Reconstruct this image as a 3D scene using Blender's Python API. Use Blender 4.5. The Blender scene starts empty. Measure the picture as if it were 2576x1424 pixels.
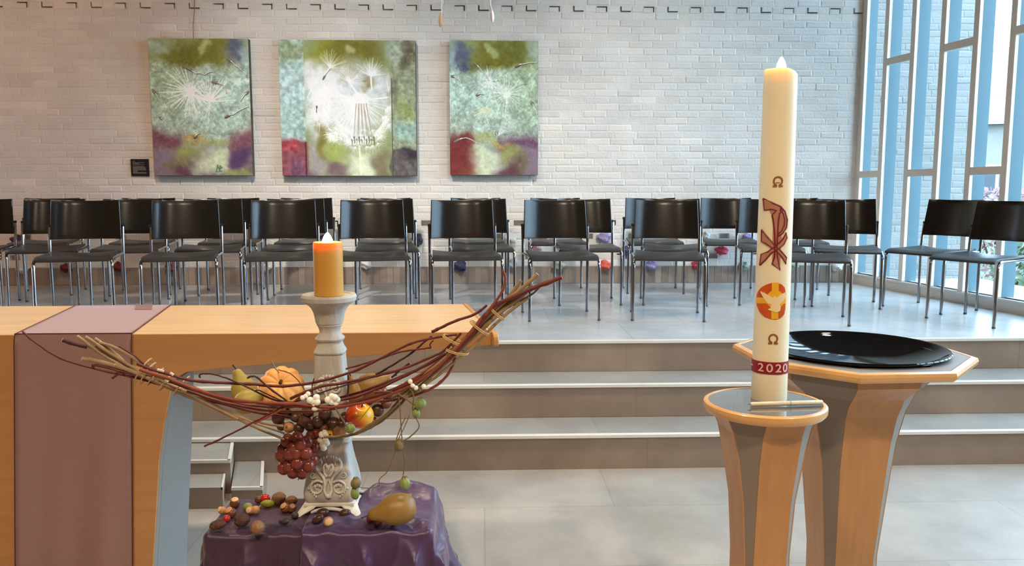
import bpy, bmesh, math, random
import numpy as np
from mathutils import Vector, Matrix

random.seed(7)
PI = math.pi
scene = bpy.context.scene
C = scene.collection

# ------------------------------------------------------------------ camera
CAM_H, YAW, FPX, CXP, CYP, HOR = 1.45, math.radians(2.0), 2050.0, 1288.0, 712.0, 477.0
PITCH = math.atan((CYP - HOR) / FPX)
cam_data = bpy.data.cameras.new('camera')
cam_data.sensor_fit = 'HORIZONTAL'
cam_data.sensor_width = 36.0
cam_data.lens = FPX / 2576.0 * 36.0
cam_data.clip_start, cam_data.clip_end = 0.05, 300
cam = bpy.data.objects.new('camera', cam_data)
cam.location = (0, 0, CAM_H)
cam.rotation_euler = (PI / 2 - PITCH, 0, -YAW)
C.objects.link(cam)
scene.camera = cam

_f = np.array([math.sin(YAW) * math.cos(PITCH), math.cos(YAW) * math.cos(PITCH), -math.sin(PITCH)])
_r = np.array([math.cos(YAW), -math.sin(YAW), 0.0])
_u = np.cross(_r, _f)
_c = np.array([0, 0, CAM_H])


def _ray(px, py):
    return _r * (px - CXP) / FPX + _u * (CYP - py) / FPX + _f


def at_z(px, py, z):
    """place seen at a pixel on the level z"""
    d = _ray(px, py)
    return Vector(_c + d * (z - CAM_H) / d[2])


def at_y(px, py, y):
    """place seen at a pixel on the upright plane y"""
    d = _ray(px, py)
    return Vector(_c + d * y / d[1])


# ------------------------------------------------------------------ view
scene.view_settings.view_transform = 'Standard'
scene.view_settings.look = 'None'
scene.view_settings.gamma = 1.0
scene.view_settings.use_curve_mapping = False
scene.view_settings.exposure = 0.0

# ------------------------------------------------------------------ daylight (overcast sky) and ceiling lamps
world = bpy.data.worlds.new('overcast_sky')
scene.world = world
world.use_nodes = True
wn = world.node_tree
bg = wn.nodes['Background']
bg.inputs['Color'].default_value = (0.55, 0.76, 1.0, 1)
bg.inputs['Strength'].default_value = 12.5

S = 0.186                       # riser
PZ = 3 * S                      # platform level
WALL_Y = 7.72
CEIL = 4.6
WA = Vector((3.545, 7.72))      # inner corner of the window wall
WD = Vector((0.142, -0.99)).normalized()
WN = Vector((WD.y, -WD.x))      # points into the room
if WN.x > 0:
    WN = -WN


def lamp(name, loc, power, size, color, target=None, spread=180):
    l = bpy.data.lights.new(name, 'AREA')
    l.shape = 'DISK'
    l.size = size
    l.energy = power
    l.color = color
    l.spread = math.radians(spread)
    o = bpy.data.objects.new(name, l)
    o.location = loc
    if target is not None:
        o.rotation_euler = (Vector(target) - Vector(loc)).to_track_quat('-Z', 'Y').to_euler()
    C.objects.link(o)
    return o


WARM = (1.0, 0.80, 0.58)
DEEP = (1.0, 0.45, 0.15)
WHITE = (1.0, 0.93, 0.84)
# rows of ceiling lamps over the chancel and over the nave
for lx, ly, pw, col, sp, tg in [(-3.9, 4.6, 16, DEEP, 100, (-4.3, 7.7, 1.3)), (-1.5, 4.3, 25, WHITE, 66, (-1.3, 7.7, 0.9)), (1.1, 4.3, 19, WHITE, 66, (1.2, 7.7, 0.9)),
                                (-1.8, 3.3, 34, WARM, 120, None), (0.2, 3.3, 40, WARM, 130, None), (2.4, 3.2, 14, WARM, 130, None),
                                (-1.4, -1.0, 74, WARM, 150, None), (0.9, -1.0, 108, WARM, 150, None)]:
    lamp('ceiling_lamp_light', (lx, ly, CEIL - 0.05), pw, 0.28, col, tg, sp)


# ------------------------------------------------------------------ materials
def _in(nt, node, name, val):
    if hasattr(val, 'node'):
        nt.links.new(val, node.inputs[name])
    else:
        node.inputs[name].default_value = val


def srgb(r, g, b):
    f = lambda c: c / 12.92 if c <= 0.04045 else ((c + 0.055) / 1.055) ** 2.4
    return (f(r / 255), f(g / 255), f(b / 255), 1)


def mat(name, col, rough=0.5, metal=0.0, var=0.0, vscale=8.0, stretch=(1, 1, 1), bump=0.0, bscale=60.0, spec=0.5, coat=0.0,
        sss=0.0, sss_r=(1, 0.5, 0.2), sss_scale=0.02, sheen=0.0, trans=0.0, ior=1.45, col2=None, attr=None, coords='Object'):
    m = bpy.data.materials.new(name)
    m.use_nodes = True
    nt = m.node_tree
    p = nt.nodes['Principled BSDF']
    p.inputs['Roughness'].default_value = rough
    p.inputs['Metallic'].default_value = metal
    p.inputs['Specular IOR Level'].default_value = spec
    p.inputs['Coat Weight'].default_value = coat
    p.inputs['IOR'].default_value = ior
    p.inputs['Transmission Weight'].default_value = trans
    if sss:
        p.inputs['Subsurface Weight'].default_value = sss
        p.inputs['Subsurface Radius'].default_value = sss_r
        p.inputs['Subsurface Scale'].default_value = sss_scale
    if sheen:
        p.inputs['Sheen Weight'].default_value = sheen
    tc = nt.nodes.new('ShaderNodeTexCoord')
    mp = nt.nodes.new('ShaderNodeMapping')
    mp.inputs['Scale'].default_value = stretch
    nt.links.new(tc.outputs[coords], mp.inputs['Vector'])
    if attr:
        a = nt.nodes.new('ShaderNodeAttribute')
        a.attribute_name = attr
        base = a.outputs['Color']
    else:
        base = None
    if var or col2:
        n = nt.nodes.new('ShaderNodeTexNoise')
        n.inputs['Scale'].default_value = vscale
        n.inputs['Detail'].default_value = 6
        nt.links.new(mp.outputs[0], n.inputs['Vector'])
        r = nt.nodes.new('ShaderNodeValToRGB')
        r.color_ramp.elements[0].position = 0.3
        r.color_ramp.elements[1].position = 0.7
        c2 = col2 if col2 else tuple(min(1, c * (1 + var)) for c in col[:3]) + (1,)
        c1 = col if col2 else tuple(c * (1 - var) for c in col[:3]) + (1,)
        if base is not None:
            c1, c2 = (1 - var,) * 3 + (1,), (1 + var,) * 3 + (1,)
        r.color_ramp.elements[0].color = c1
        r.color_ramp.elements[1].color = c2
        nt.links.new(n.outputs['Fac'], r.inputs['Fac'])
        if base is not None:
            mx = nt.nodes.new('ShaderNodeMix')
            mx.data_type = 'RGBA'
            mx.blend_type = 'MULTIPLY'
            mx.inputs['Factor'].default_value = 1
            nt.links.new(base, mx.inputs['A'])
            nt.links.new(r.outputs['Color'], mx.inputs['B'])
            base = mx.outputs['Result']
        else:
            base = r.outputs['Color']
    if base is not None:
        nt.links.new(base, p.inputs['Base Color'])
    else:
        p.inputs['Base Color'].default_value = col
    if bump:
        n2 = nt.nodes.new('ShaderNodeTexNoise')
        n2.inputs['Scale'].default_value = bscale
        n2.inputs['Detail'].default_value = 4
        nt.links.new(mp.outputs[0], n2.inputs['Vector'])
        b = nt.nodes.new('ShaderNodeBump')
        b.inputs['Strength'].default_value = bump
        b.inputs['Distance'].default_value = 0.01
        nt.links.new(n2.outputs['Fac'], b.inputs['Height'])
        nt.links.new(b.outputs['Normal'], p.inputs['Normal'])
    return m


def emit(name, col, strength):
    m = bpy.data.materials.new(name)
    m.use_nodes = True
    nt = m.node_tree
    nt.nodes.remove(nt.nodes['Principled BSDF'])
    e = nt.nodes.new('ShaderNodeEmission')
    e.inputs['Color'].default_value = col
    e.inputs['Strength'].default_value = strength
    nt.links.new(e.outputs[0], nt.nodes['Material Output'].inputs['Surface'])
    return m


def glass_pane(name):
    m = bpy.data.materials.new(name)
    m.use_nodes = True
    nt = m.node_tree
    nt.nodes.remove(nt.nodes['Principled BSDF'])
    t = nt.nodes.new('ShaderNodeBsdfTransparent')
    t.inputs['Color'].default_value = (0.93, 0.97, 0.97, 1)
    g = nt.nodes.new('ShaderNodeBsdfGlossy')
    g.inputs['Roughness'].default_value = 0.02
    fr = nt.nodes.new('ShaderNodeFresnel')
    fr.inputs['IOR'].default_value = 1.3
    mx = nt.nodes.new('ShaderNodeMixShader')
    # reflect on the outer face of the pane only; the inner face lets the ray out
    ge = nt.nodes.new('ShaderNodeNewGeometry')
    su = nt.nodes.new('ShaderNodeMath')
    su.operation = 'SUBTRACT'
    su.inputs[0].default_value = 1.0
    nt.links.new(ge.outputs['Backfacing'], su.inputs[1])
    mu = nt.nodes.new('ShaderNodeMath')
    mu.operation = 'MULTIPLY'
    nt.links.new(su.outputs[0], mu.inputs[0])
    nt.links.new(fr.outputs[0], mu.inputs[1])
    nt.links.new(mu.outputs[0], mx.inputs[0])
    nt.links.new(t.outputs[0], mx.inputs[1])
    nt.links.new(g.outputs[0], mx.inputs[2])
    nt.links.new(mx.outputs[0], nt.nodes['Material Output'].inputs['Surface'])
    return m


def tile_mat(name, col, col2, tile_w, tile_h, gap, rough, horizontal=True, off=(0, 0, 0), bumpy=0.05):
    """large ceramic tiles with a cloudy cement look and thin joints"""
    m = bpy.data.materials.new(name)
    m.use_nodes = True
    nt = m.node_tree
    p = nt.nodes['Principled BSDF']
    tc = nt.nodes.new('ShaderNodeTexCoord')
    mp = nt.nodes.new('ShaderNodeMapping')
    mp.inputs['Location'].default_value = off
    if not horizontal:
        mp.inputs['Rotation'].default_value = (PI / 2, 0, 0)
    nt.links.new(tc.outputs['Object'], mp.inputs['Vector'])
    br = nt.nodes.new('ShaderNodeTexBrick')
    br.offset = 0.5
    br.inputs['Color1'].default_value = (0.93, 0.93, 0.93, 1)
    br.inputs['Color2'].default_value = (1.06, 1.06, 1.06, 1)
    br.inputs['Mortar'].default_value = (0.84, 0.84, 0.82, 1)
    br.inputs['Scale'].default_value = 1.0
    br.inputs['Mortar Size'].default_value = gap
    br.inputs['Mortar Smooth'].default_value = 0.1
    br.inputs['Bias'].default_value = 0.0
    br.inputs['Brick Width'].default_value = tile_w
    br.inputs['Row Height'].default_value = tile_h
    nt.links.new(mp.outputs[0], br.inputs['Vector'])
    n = nt.nodes.new('ShaderNodeTexNoise')
    n.inputs['Scale'].default_value = 2.2
    n.inputs['Detail'].default_value = 8
    n.inputs['Roughness'].default_value = 0.62
    nt.links.new(tc.outputs['Object'], n.inputs['Vector'])
    r = nt.nodes.new('ShaderNodeValToRGB')
    r.color_ramp.elements[0].position = 0.3
    r.color_ramp.elements[1].position = 0.72
    r.color_ramp.elements[0].color = col
    r.color_ramp.elements[1].color = col2
    nt.links.new(n.outputs['Fac'], r.inputs['Fac'])
    mx = nt.nodes.new('ShaderNodeMix')
    mx.data_type = 'RGBA'
    mx.blend_type = 'MULTIPLY'
    mx.inputs['Factor'].default_value = 1
    nt.links.new(r.outputs['Color'], mx.inputs['A'])
    nt.links.new(br.outputs['Color'], mx.inputs['B'])
    nt.links.new(mx.outputs['Result'], p.inputs['Base Color'])
    p.inputs['Roughness'].default_value = rough
    n2 = nt.nodes.new('ShaderNodeTexNoise')
    n2.inputs['Scale'].default_value = 9
    n2.inputs['Detail'].default_value = 6
    nt.links.new(tc.outputs['Object'], n2.inputs['Vector'])
    b = nt.nodes.new('ShaderNodeBump')
    b.inputs['Strength'].default_value = bumpy
    b.inputs['Distance'].default_value = 0.02
    nt.links.new(n2.outputs['Fac'], b.inputs['Height'])
    nt.links.new(b.outputs['Normal'], p.inputs['Normal'])
    return m


M = {}
M['floor'] = tile_mat('grey_floor_tile', srgb(146, 139, 129), srgb(180, 173, 162), 1.2, 0.6, 0.004, 0.42)
M['platform'] = tile_mat('grey_platform_tile', srgb(176, 177, 175), srgb(206, 206, 203), 0.9, 0.9, 0.004, 0.26)
M['riser'] = tile_mat('brown_riser_tile', srgb(132, 112, 94), srgb(164, 142, 121), 1.2, 0.9, 0.004, 0.5, horizontal=False, off=(0.35, 0, 0))
M['tread'] = tile_mat('grey_tread_tile', srgb(138, 136, 130), srgb(170, 168, 160), 1.2, 0.9, 0.004, 0.35)
M['nosing'] = mat('satin_white_metal', srgb(225, 220, 210), 0.35, 0.0, var=0.03)
M['brick'] = mat('painted_brick', (1, 1, 1, 1), 0.6, attr='col', var=0.06, vscale=3.0, bump=0.35, bscale=45)
M['base_brick'] = mat('brown_clinker', (1, 1, 1, 1), 0.6, attr='col', var=0.1, vscale=9, bump=0.3)
M['plaster'] = mat('tan_plaster', srgb(150, 116, 84), 0.8, var=0.04)
M['ceiling'] = mat('brown_ceiling_board', srgb(120, 98, 76), 0.8, var=0.04)
M['frame'] = mat('cream_window_paint', srgb(238, 226, 214), 0.45, var=0.02)
M['glass'] = glass_pane('window_glass')
M['fin'] = mat('blue_painted_fin', srgb(73, 102, 112), 0.6, var=0.04, vscale=3)
M['out_brick'] = None
M['beech'] = mat('lit_beech_veneer', srgb(222, 184, 136), 0.34, var=0.10, vscale=3.0, stretch=(1.2, 14, 14), coat=0.15)  # paler copy of the beech: the tabletop's shine is put into the colour
M['beech_v'] = mat('shaded_beech_upright', srgb(198, 142, 86), 0.38, var=0.08, vscale=3.0, stretch=(14, 14, 1.0), coat=0.15)  # same beech, darker: shade on upright faces is put into the colour
M['beech_edge'] = mat('beech_solid_edge', srgb(226, 172, 108), 0.3, var=0.08, vscale=12, coat=0.3)
M['grey_panel'] = mat('grey_lacquer_panel', srgb(146, 134, 122), 0.6, var=0.04, spec=0.2)
M['steel_panel'] = mat('grey_steel_panel', srgb(136, 134, 130), 0.5, 0.0, var=0.03)
M['runner'] = mat('mauve_linen', srgb(160, 122, 112), 0.85, var=0.05, vscale=40, stretch=(1, 1, 6), bump=0.12, bscale=400, sheen=0.2)
M['hem'] = mat('dark_plum_thread', srgb(74, 34, 38), 0.8, var=0.05)
M['chair_black'] = mat('black_stained_ply', srgb(30, 27, 25), 0.19, var=0.12, vscale=5, coat=0.0, spec=0.75)
M['seat_ply'] = mat('black_seat_ply', srgb(46, 42, 40), 0.42, var=0.1, vscale=5, spec=0.7)
M['beech_h'] = mat('shaded_beech_level', srgb(198, 142, 86), 0.38, var=0.07, vscale=2.2, stretch=(1.0, 14, 16), coat=0.15)  # darker copy with level grain, the front's shade painted into its colour
M['chrome'] = mat('chrome_tube', srgb(158, 158, 162), 0.15, 1.0, var=0.02)
M['black_plastic'] = mat('black_plastic', srgb(26, 26, 28), 0.5, var=0.05)
M['satin'] = mat('purple_satin', srgb(74, 48, 86), 0.38, var=0.12, vscale=10, sheen=0.25, spec=0.6, bump=0.22, bscale=30)
M['satin_dull'] = mat('plum_satin', srgb(66, 42, 64), 0.42, var=0.10, vscale=10, sheen=0.2, spec=0.5, bump=0.18, bscale=30)
M['whitewash'] = mat('whitewashed_wood', srgb(160, 154, 144), 0.75, col2=srgb(206, 201, 191), vscale=14, stretch=(1, 1, 0.35), bump=0.35, bscale=70)
M['whitewash_hi'] = mat('whitewashed_carving', srgb(192, 186, 172), 0.7, col2=srgb(226, 220, 208), vscale=30, bump=0.2)
M['wax_orange'] = mat('ochre_wax', srgb(206, 152, 62), 0.5, var=0.04, vscale=6, sss=0.5, sss_r=(1.0, 0.42, 0.08), sss_scale=0.02)
M['wax_cream'] = mat('cream_wax', srgb(250, 236, 200), 0.45, var=0.02, vscale=6, sss=0.15, sss_r=(1.0, 0.8, 0.5), sss_scale=0.02)
M['wick'] = mat('charred_wick', srgb(30, 22, 18), 0.9, var=0.1)
M['flame'] = emit('candle_flame', (1.0, 0.66, 0.30, 1), 130.0)
M['wax_red'] = mat('crimson_wax', srgb(150, 26, 40), 0.45, var=0.06)
M['wax_brown'] = mat('copper_wax', srgb(186, 130, 104), 0.45, var=0.08, vscale=30)
M['wax_dark'] = mat('maroon_wax', srgb(122, 32, 40), 0.45, var=0.06)
M['wax_rust'] = mat('rust_orange_wax', srgb(206, 88, 24), 0.45, var=0.15, vscale=40)
M['wax_yellow'] = mat('golden_wax', srgb(248, 186, 40), 0.45, var=0.08, vscale=30)
M['wax_pale'] = mat('pale_wax', srgb(250, 226, 178), 0.45, var=0.03)
M['wax_letter'] = mat('silver_pink_wax', srgb(236, 200, 190), 0.4, var=0.03)
M['omega'] = mat('brown_gold_wax', srgb(150, 96, 54), 0.4, var=0.1)
M['glass_black'] = mat('black_glass_bowl', srgb(12, 13, 18), 0.05, var=0.1, spec=0.45)
M['glass_top'] = mat('smoky_glass_top', srgb(92, 90, 90), 0.06, var=0.15, vscale=4, spec=0.8, coat=0.6)
M['red_twig'] = mat('red_dogwood_bark', srgb(98, 36, 34), 0.5, var=0.2, vscale=30)
M['orange_twig'] = mat('rust_dogwood_bark', srgb(136, 64, 44), 0.5, var=0.2, vscale=30)
M['dark_twig'] = mat('dark_twig_bark', srgb(70, 34, 32), 0.6, var=0.2, vscale=30)
M['tan_twig'] = mat('tan_willow_stick', srgb(156, 129, 94), 0.6, var=0.2, vscale=25)
M['olive_twig'] = mat('olive_vine_stem', srgb(120, 98, 62), 0.6, var=0.2, vscale=30)
M['raffia'] = mat('straw_raffia', srgb(200, 164, 112), 0.8, var=0.1, vscale=50)
M['twig_end'] = mat('cut_twig_end', srgb(226, 208, 184), 0.8, var=0.05)
M['pumpkin'] = mat('orange_pumpkin_skin', srgb(236, 156, 70), 0.45, col2=srgb(248, 190, 112), vscale=12)
M['pear_green'] = mat('yellow_green_pear_skin', srgb(150, 134, 56), 0.45, col2=srgb(182, 158, 74), vscale=14)
M['pear_brown'] = mat('golden_brown_pear_skin', srgb(126, 94, 40), 0.42, col2=srgb(158, 120, 56), vscale=16)
M['stem'] = mat('brown_fruit_stem', srgb(72, 50, 32), 0.8, var=0.2)
M['grape'] = mat('red_grape_skin', srgb(98, 38, 32), 0.2, col2=srgb(136, 66, 52), vscale=20, sss=0.1, sss_r=(1, 0.2, 0.1), sss_scale=0.01)
M['grape_dark'] = mat('dark_grape_skin', srgb(52, 34, 32), 0.3, col2=srgb(84, 54, 44), vscale=20)
M['chestnut'] = mat('chestnut_shell', srgb(86, 48, 30), 0.35, col2=srgb(120, 72, 46), vscale=18)
M['walnut'] = mat('walnut_shell', srgb(120, 84, 54), 0.7, col2=srgb(162, 120, 84), vscale=40, bump=0.8, bscale=90)
M['walnut_dark'] = mat('dark_walnut_shell', srgb(66, 42, 34), 0.7, col2=srgb(98, 64, 50), vscale=40, bump=0.8, bscale=90)
M['hazel'] = mat('hazelnut_shell', srgb(166, 112, 68), 0.5, col2=srgb(202, 150, 104), vscale=20)
M['hazel_top'] = mat('pale_hazelnut_scar', srgb(216, 180, 138), 0.7, var=0.1, vscale=50)
M['rosehip'] = mat('red_rosehip_skin', srgb(178, 42, 38), 0.25, var=0.15, vscale=20)
M['acorn_green'] = mat('green_acorn_skin', srgb(138, 142, 44), 0.35, var=0.15, vscale=20)
M['sloe'] = mat('dusty_dark_berry', srgb(64, 58, 56), 0.5, var=0.15, vscale=30)
M['snowberry'] = mat('white_snowberry_skin', srgb(250, 246, 230), 0.5, var=0.02, sss=0.2, sss_scale=0.005)
M['pod'] = mat('green_seed_pod', srgb(112, 128, 62), 0.5, col2=srgb(150, 158, 92), vscale=40)
M['pod_dry'] = mat('dry_seed_pod', srgb(96, 84, 50), 0.7, col2=srgb(136, 118, 76), vscale=50)
M['paper'] = None
M['plaque'] = mat('black_plaque', srgb(34, 26, 30), 0.5, var=0.05)
M['plaque_text'] = mat('grey_print', srgb(128, 122, 122), 0.7, var=0.15, vscale=300)
M['canvas_side'] = mat('dark_canvas_edge', srgb(70, 58, 46), 0.8, col2=srgb(96, 92, 70), vscale=8)
M['painting'] = mat('painted_canvas', (1, 1, 1, 1), 0.65, spec=0.15, attr='col', bump=0.4, bscale=40)
M['string'] = mat('white_string', srgb(232, 222, 216), 0.8, var=0.04)
M['bud'] = mat('tan_bud', srgb(190, 160, 124), 0.7, var=0.12, vscale=60)
M['cord'] = mat('brown_cord', srgb(150, 122, 92), 0.8, var=0.05)
M['taper'] = mat('ivory_taper_wax', srgb(240, 226, 196), 0.45, var=0.02)
M['house_wall'] = mat('house_brick', srgb(124, 121, 118), 0.8, var=0.06, vscale=3)
M['house_roof'] = mat('grey_roof_tile', srgb(112, 117, 122), 0.8, var=0.08, vscale=4)
M['house_glass'] = mat('dark_house_window', srgb(60, 68, 76), 0.4, var=0.1)
M['white_paint'] = mat('white_gloss_paint', srgb(190, 190, 190), 0.4, var=0.02)
M['leaf'] = mat('green_shrub_leaf', srgb(64, 82, 56), 0.6, col2=srgb(104, 120, 90), vscale=3)
M['leaf_red'] = mat('reddish_shrub_leaf', srgb(104, 74, 72), 0.6, col2=srgb(134, 106, 100), vscale=3)
M['lawn'] = mat('green_lawn', srgb(66, 78, 54), 0.9, var=0.15, vscale=2)


# ------------------------------------------------------------------ mesh helpers
class MB:
    """collects vertices and faces; build() links them as one mesh object"""

    def __init__(self):
        self.v, self.f = [], []

    def add(self, verts, faces):
        n = len(self.v)
        self.v += [tuple(p) for p in verts]
        self.f += [tuple(i + n for i in q) for q in faces]
        return self

    def box(self, a, b):
        (x0, y0, z0), (x1, y1, z1) = a, b
        return self.add([(x0, y0, z0), (x1, y0, z0), (x1, y1, z0), (x0, y1, z0), (x0, y0, z1), (x1, y0, z1), (x1, y1, z1), (x0, y1, z1)],
                        [(0, 3, 2, 1), (4, 5, 6, 7), (0, 1, 5, 4), (1, 2, 6, 5), (2, 3, 7, 6), (3, 0, 4, 7)])

    def prism(self, poly, z0, z1):
        n = len(poly)
        area = sum(poly[i][0] * poly[(i + 1) % n][1] - poly[(i + 1) % n][0] * poly[i][1] for i in range(n))
        if area < 0:
            poly = poly[::-1]
        v = [(p[0], p[1], z0) for p in poly] + [(p[0], p[1], z1) for p in poly]
        f = [tuple(range(n - 1, -1, -1)), tuple(range(n, 2 * n))]
        f += [(i, (i + 1) % n, n + (i + 1) % n, n + i) for i in range(n)]
        return self.add(v, f)

    def plate(self, poly3, back):
        """a flat outline (3-D points) thickened by the vector back"""
        n = len(poly3)
        v = [Vector(p) for p in poly3] + [Vector(p) + Vector(back) for p in poly3]
        f = [tuple(range(n)), tuple(range(2 * n - 1, n - 1, -1))]
        f += [((i + 1) % n, i, n + i, n + (i + 1) % n) for i in range(n)]
        return self.add(v, f)

    def loft(self, rings, cap=True, close=True):
        n = len(rings[0])
        v = [p for r in rings for p in r]
        f = []
        for k in range(len(rings) - 1):
            for i in range(n if close else n - 1):
                j = (i + 1) % n
                f.append((k * n + i, k * n + j, (k + 1) * n + j, (k + 1) * n + i))
        if cap and close:
            f.append(tuple(range(n - 1, -1, -1)))
            f.append(tuple(range((len(rings) - 1) * n, len(rings) * n)))
        return self.add(v, f)

    def lathe(self, prof, n=32, c=(0, 0, 0), cap=True):
        rings = [[(c[0] + r * math.cos(2 * PI * i / n), c[1] + r * math.sin(2 * PI * i / n), c[2] + z) for i in range(n)] for r, z in prof]
        return self.loft(rings, cap)

    def tube(self, pts, r, n=8, cap=True, smooth=0):
        pts = [Vector(p) for p in pts]
        rr = list(r) if hasattr(r, '__len__') else [r] * len(pts)
        if smooth:
            pts, rr = catmull(pts, rr, smooth)
        rings = []
        t0 = (pts[1] - pts[0]).normalized()
        nrm = t0.orthogonal().normalized()
        for i, p in enumerate(pts):
            t = (pts[min(i + 1, len(pts) - 1)] - pts[max(i - 1, 0)])
            t = t.normalized() if t.length > 1e-9 else t0
            nrm = (nrm - t * nrm.dot(t))
            nrm = nrm.normalized() if nrm.length > 1e-6 else t.orthogonal().normalized()
            b = t.cross(nrm)
            rings.append([p + (nrm * math.cos(2 * PI * k / n) + b * math.sin(2 * PI * k / n)) * rr[i] for k in range(n)])
        return self.loft(rings, cap)

    def ball(self, c, r, nu=14, nv=9, rot=None, fn=None):
        """ellipsoid; fn(dir) may scale the radius"""
        r = r if hasattr(r, '__len__') else (r, r, r)
        v = []
        for j in range(nv + 1):
            th = PI * j / nv
            for i in range(nu):
                ph = 2 * PI * i / nu
                d = Vector((math.sin(th) * math.cos(ph), math.sin(th) * math.sin(ph), math.cos(th)))
                k = fn(d, th, ph) if fn else 1.0
                q = Vector((d.x * r[0] * k, d.y * r[1] * k, d.z * r[2] * k))
                if rot:
                    q = rot @ q
                v.append(Vector(c) + q)
        f = []
        for j in range(nv):
            for i in range(nu):
                i2 = (i + 1) % nu
                f.append((j * nu + i, (j + 1) * nu + i, (j + 1) * nu + i2, j * nu + i2))
        return self.add(v, f)

    def build(self, name, m, parent=None, smooth=None, bevel=0.0, seg=2, origin=None, auto=35):
        me = bpy.data.meshes.new(name)
        vs = self.v
        if origin is not None:
            vs = [(p[0] - origin[0], p[1] - origin[1], p[2] - origin[2]) for p in vs]
        me.from_pydata(vs, [], self.f)
        me.validate()
        bm = bmesh.new()
        bm.from_mesh(me)
        bmesh.ops.remove_doubles(bm, verts=bm.verts, dist=1e-6)
        bmesh.ops.recalc_face_normals(bm, faces=bm.faces)
        if bevel:
            es = [e for e in bm.edges if len(e.link_faces) == 2 and e.calc_face_angle(0) > math.radians(30)]
            bmesh.ops.bevel(bm, geom=es, offset=bevel, segments=seg, profile=0.6, affect='EDGES', clamp_overlap=True)
        bm.to_mesh(me)
        bm.free()
        me.materials.append(m)
        if smooth is not False:
            me.shade_smooth()
            me.set_sharp_from_angle(angle=math.radians(auto))
        o = bpy.data.objects.new(name, me)
        C.objects.link(o)
        if origin is not None and parent is None:
            o.location = origin
        if parent is not None:
            o.parent = parent
            if origin is not None:
                o.location = Vector(origin)
        return o


def catmull(pts, rr, k):
    P = [pts[0] * 2 - pts[1]] + pts + [pts[-1] * 2 - pts[-2]]
    R = [rr[0]] + rr + [rr[-1]]
    out, ro = [], []
    for i in range(1, len(P) - 2):
        for s in range(k):
            t = s / k
            a, b, c, d = P[i - 1], P[i], P[i + 1], P[i + 2]
            out.append(0.5 * ((2 * b) + (c - a) * t + (2 * a - 5 * b + 4 * c - d) * t * t + (3 * b - a - 3 * c + d) * t ** 3))
            ro.append(R[i] * (1 - t) + R[i + 1] * t)
    out.append(pts[-1])
    ro.append(rr[-1])
    return out, ro


def tag(o, label=None, cat=None, group=None, kind=None):
    if label:
        o['label'] = label
    if cat:
        o['category'] = cat
    if group:
        o['group'] = group
    if kind:
        o['kind'] = kind
    return o


def thing(name, loc, label, cat, group=None, rz=0.0):
    o = bpy.data.objects.new(name, None)
    o.empty_display_size = 0.05
    o.location = loc
    o.rotation_euler = (0, 0, rz)
    C.objects.link(o)
    return tag(o, label, cat, group)


def copy_tree(o, parent=None):
    kids = list(o.children)
    c = o.copy()
    C.objects.link(c)
    if parent is not None:
        c.parent = parent
    for k in kids:
        copy_tree(k, c)
    return c


def bez_round(w, h, r, n=5):
    """rounded rectangle outline centred on 0"""
    out = []
    for cx, cy, a0 in ((w - r, h - r, 0), (-w + r, h - r, 90), (-w + r, -h + r, 180), (w - r, -h + r, 270)):
        for i in range(n + 1):
            a = math.radians(a0 + 90 * i / n)
            out.append((cx + r * math.cos(a), cy + r * math.sin(a)))
    return out


def local(parts, root):
    """parts built in world space are re-expressed relative to their root"""
    inv = (Matrix.Translation(root.location) @ root.rotation_euler.to_matrix().to_4x4()).inverted()
    for p in parts:
        p.data.transform(inv)

def W(mb, name, m, root, parent=None, **k):
    """a part modelled where it stands, then hung under its thing"""
    o = mb.build(name, m, None, **k)
    inv = (Matrix.Translation(root.location) @ root.rotation_euler.to_matrix().to_4x4()).inverted()
    o.data.transform(inv)
    o.parent = parent if parent is not None else root
    return o


def struct(mb, name, m, **k):
    return tag(mb.build(name, m, **k), kind='structure')


# ------------------------------------------------------------------ floor, platform, steps
struct(MB().box((-7.2, -3.0, -0.1), (6.5, 9.0, 0.0)), 'floor', M['floor'], smooth=False)
EDGE = [(4.10, 4.13), (4.43, 4.46), (4.76, 4.79)]     # riser planes behind, nosing fronts
for i in range(3):
    y0 = EDGE[i][0] + 0.0
    z1 = S * (i + 1)
    y1 = 9.0
    slab = MB().box((-7.0, y0 + 0.001, z1 - S), (5.0, y1, z1 - 0.002 * (i < 2)))
    # tread and riser are two faces of one solid with two materials
    o = struct(slab, ['trim_lower_step', 'trim_middle_step', 'floor_platform'][i], M['platform'] if i == 2 else M['tread'], smooth=False)
    o.data.materials.append(M['riser'])
    for p in o.data.polygons:
        if abs(p.normal.z) < 0.5:
            p.material_index = 1
    nose = MB().box((-7.0, y0 - 0.012, z1 - 0.018), (5.0, y0 + 0.018, z1 + 0.002))
    struct(nose, 'trim_%d' % (i + 1), M['nosing'], smooth=False, bevel=0.003, seg=1)

# ------------------------------------------------------------------ back wall of painted brick
COURSE, BL = 0.0635, 0.2185
rng = np.random.RandomState(3)
X0, X1 = -5.4, 3.60


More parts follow.
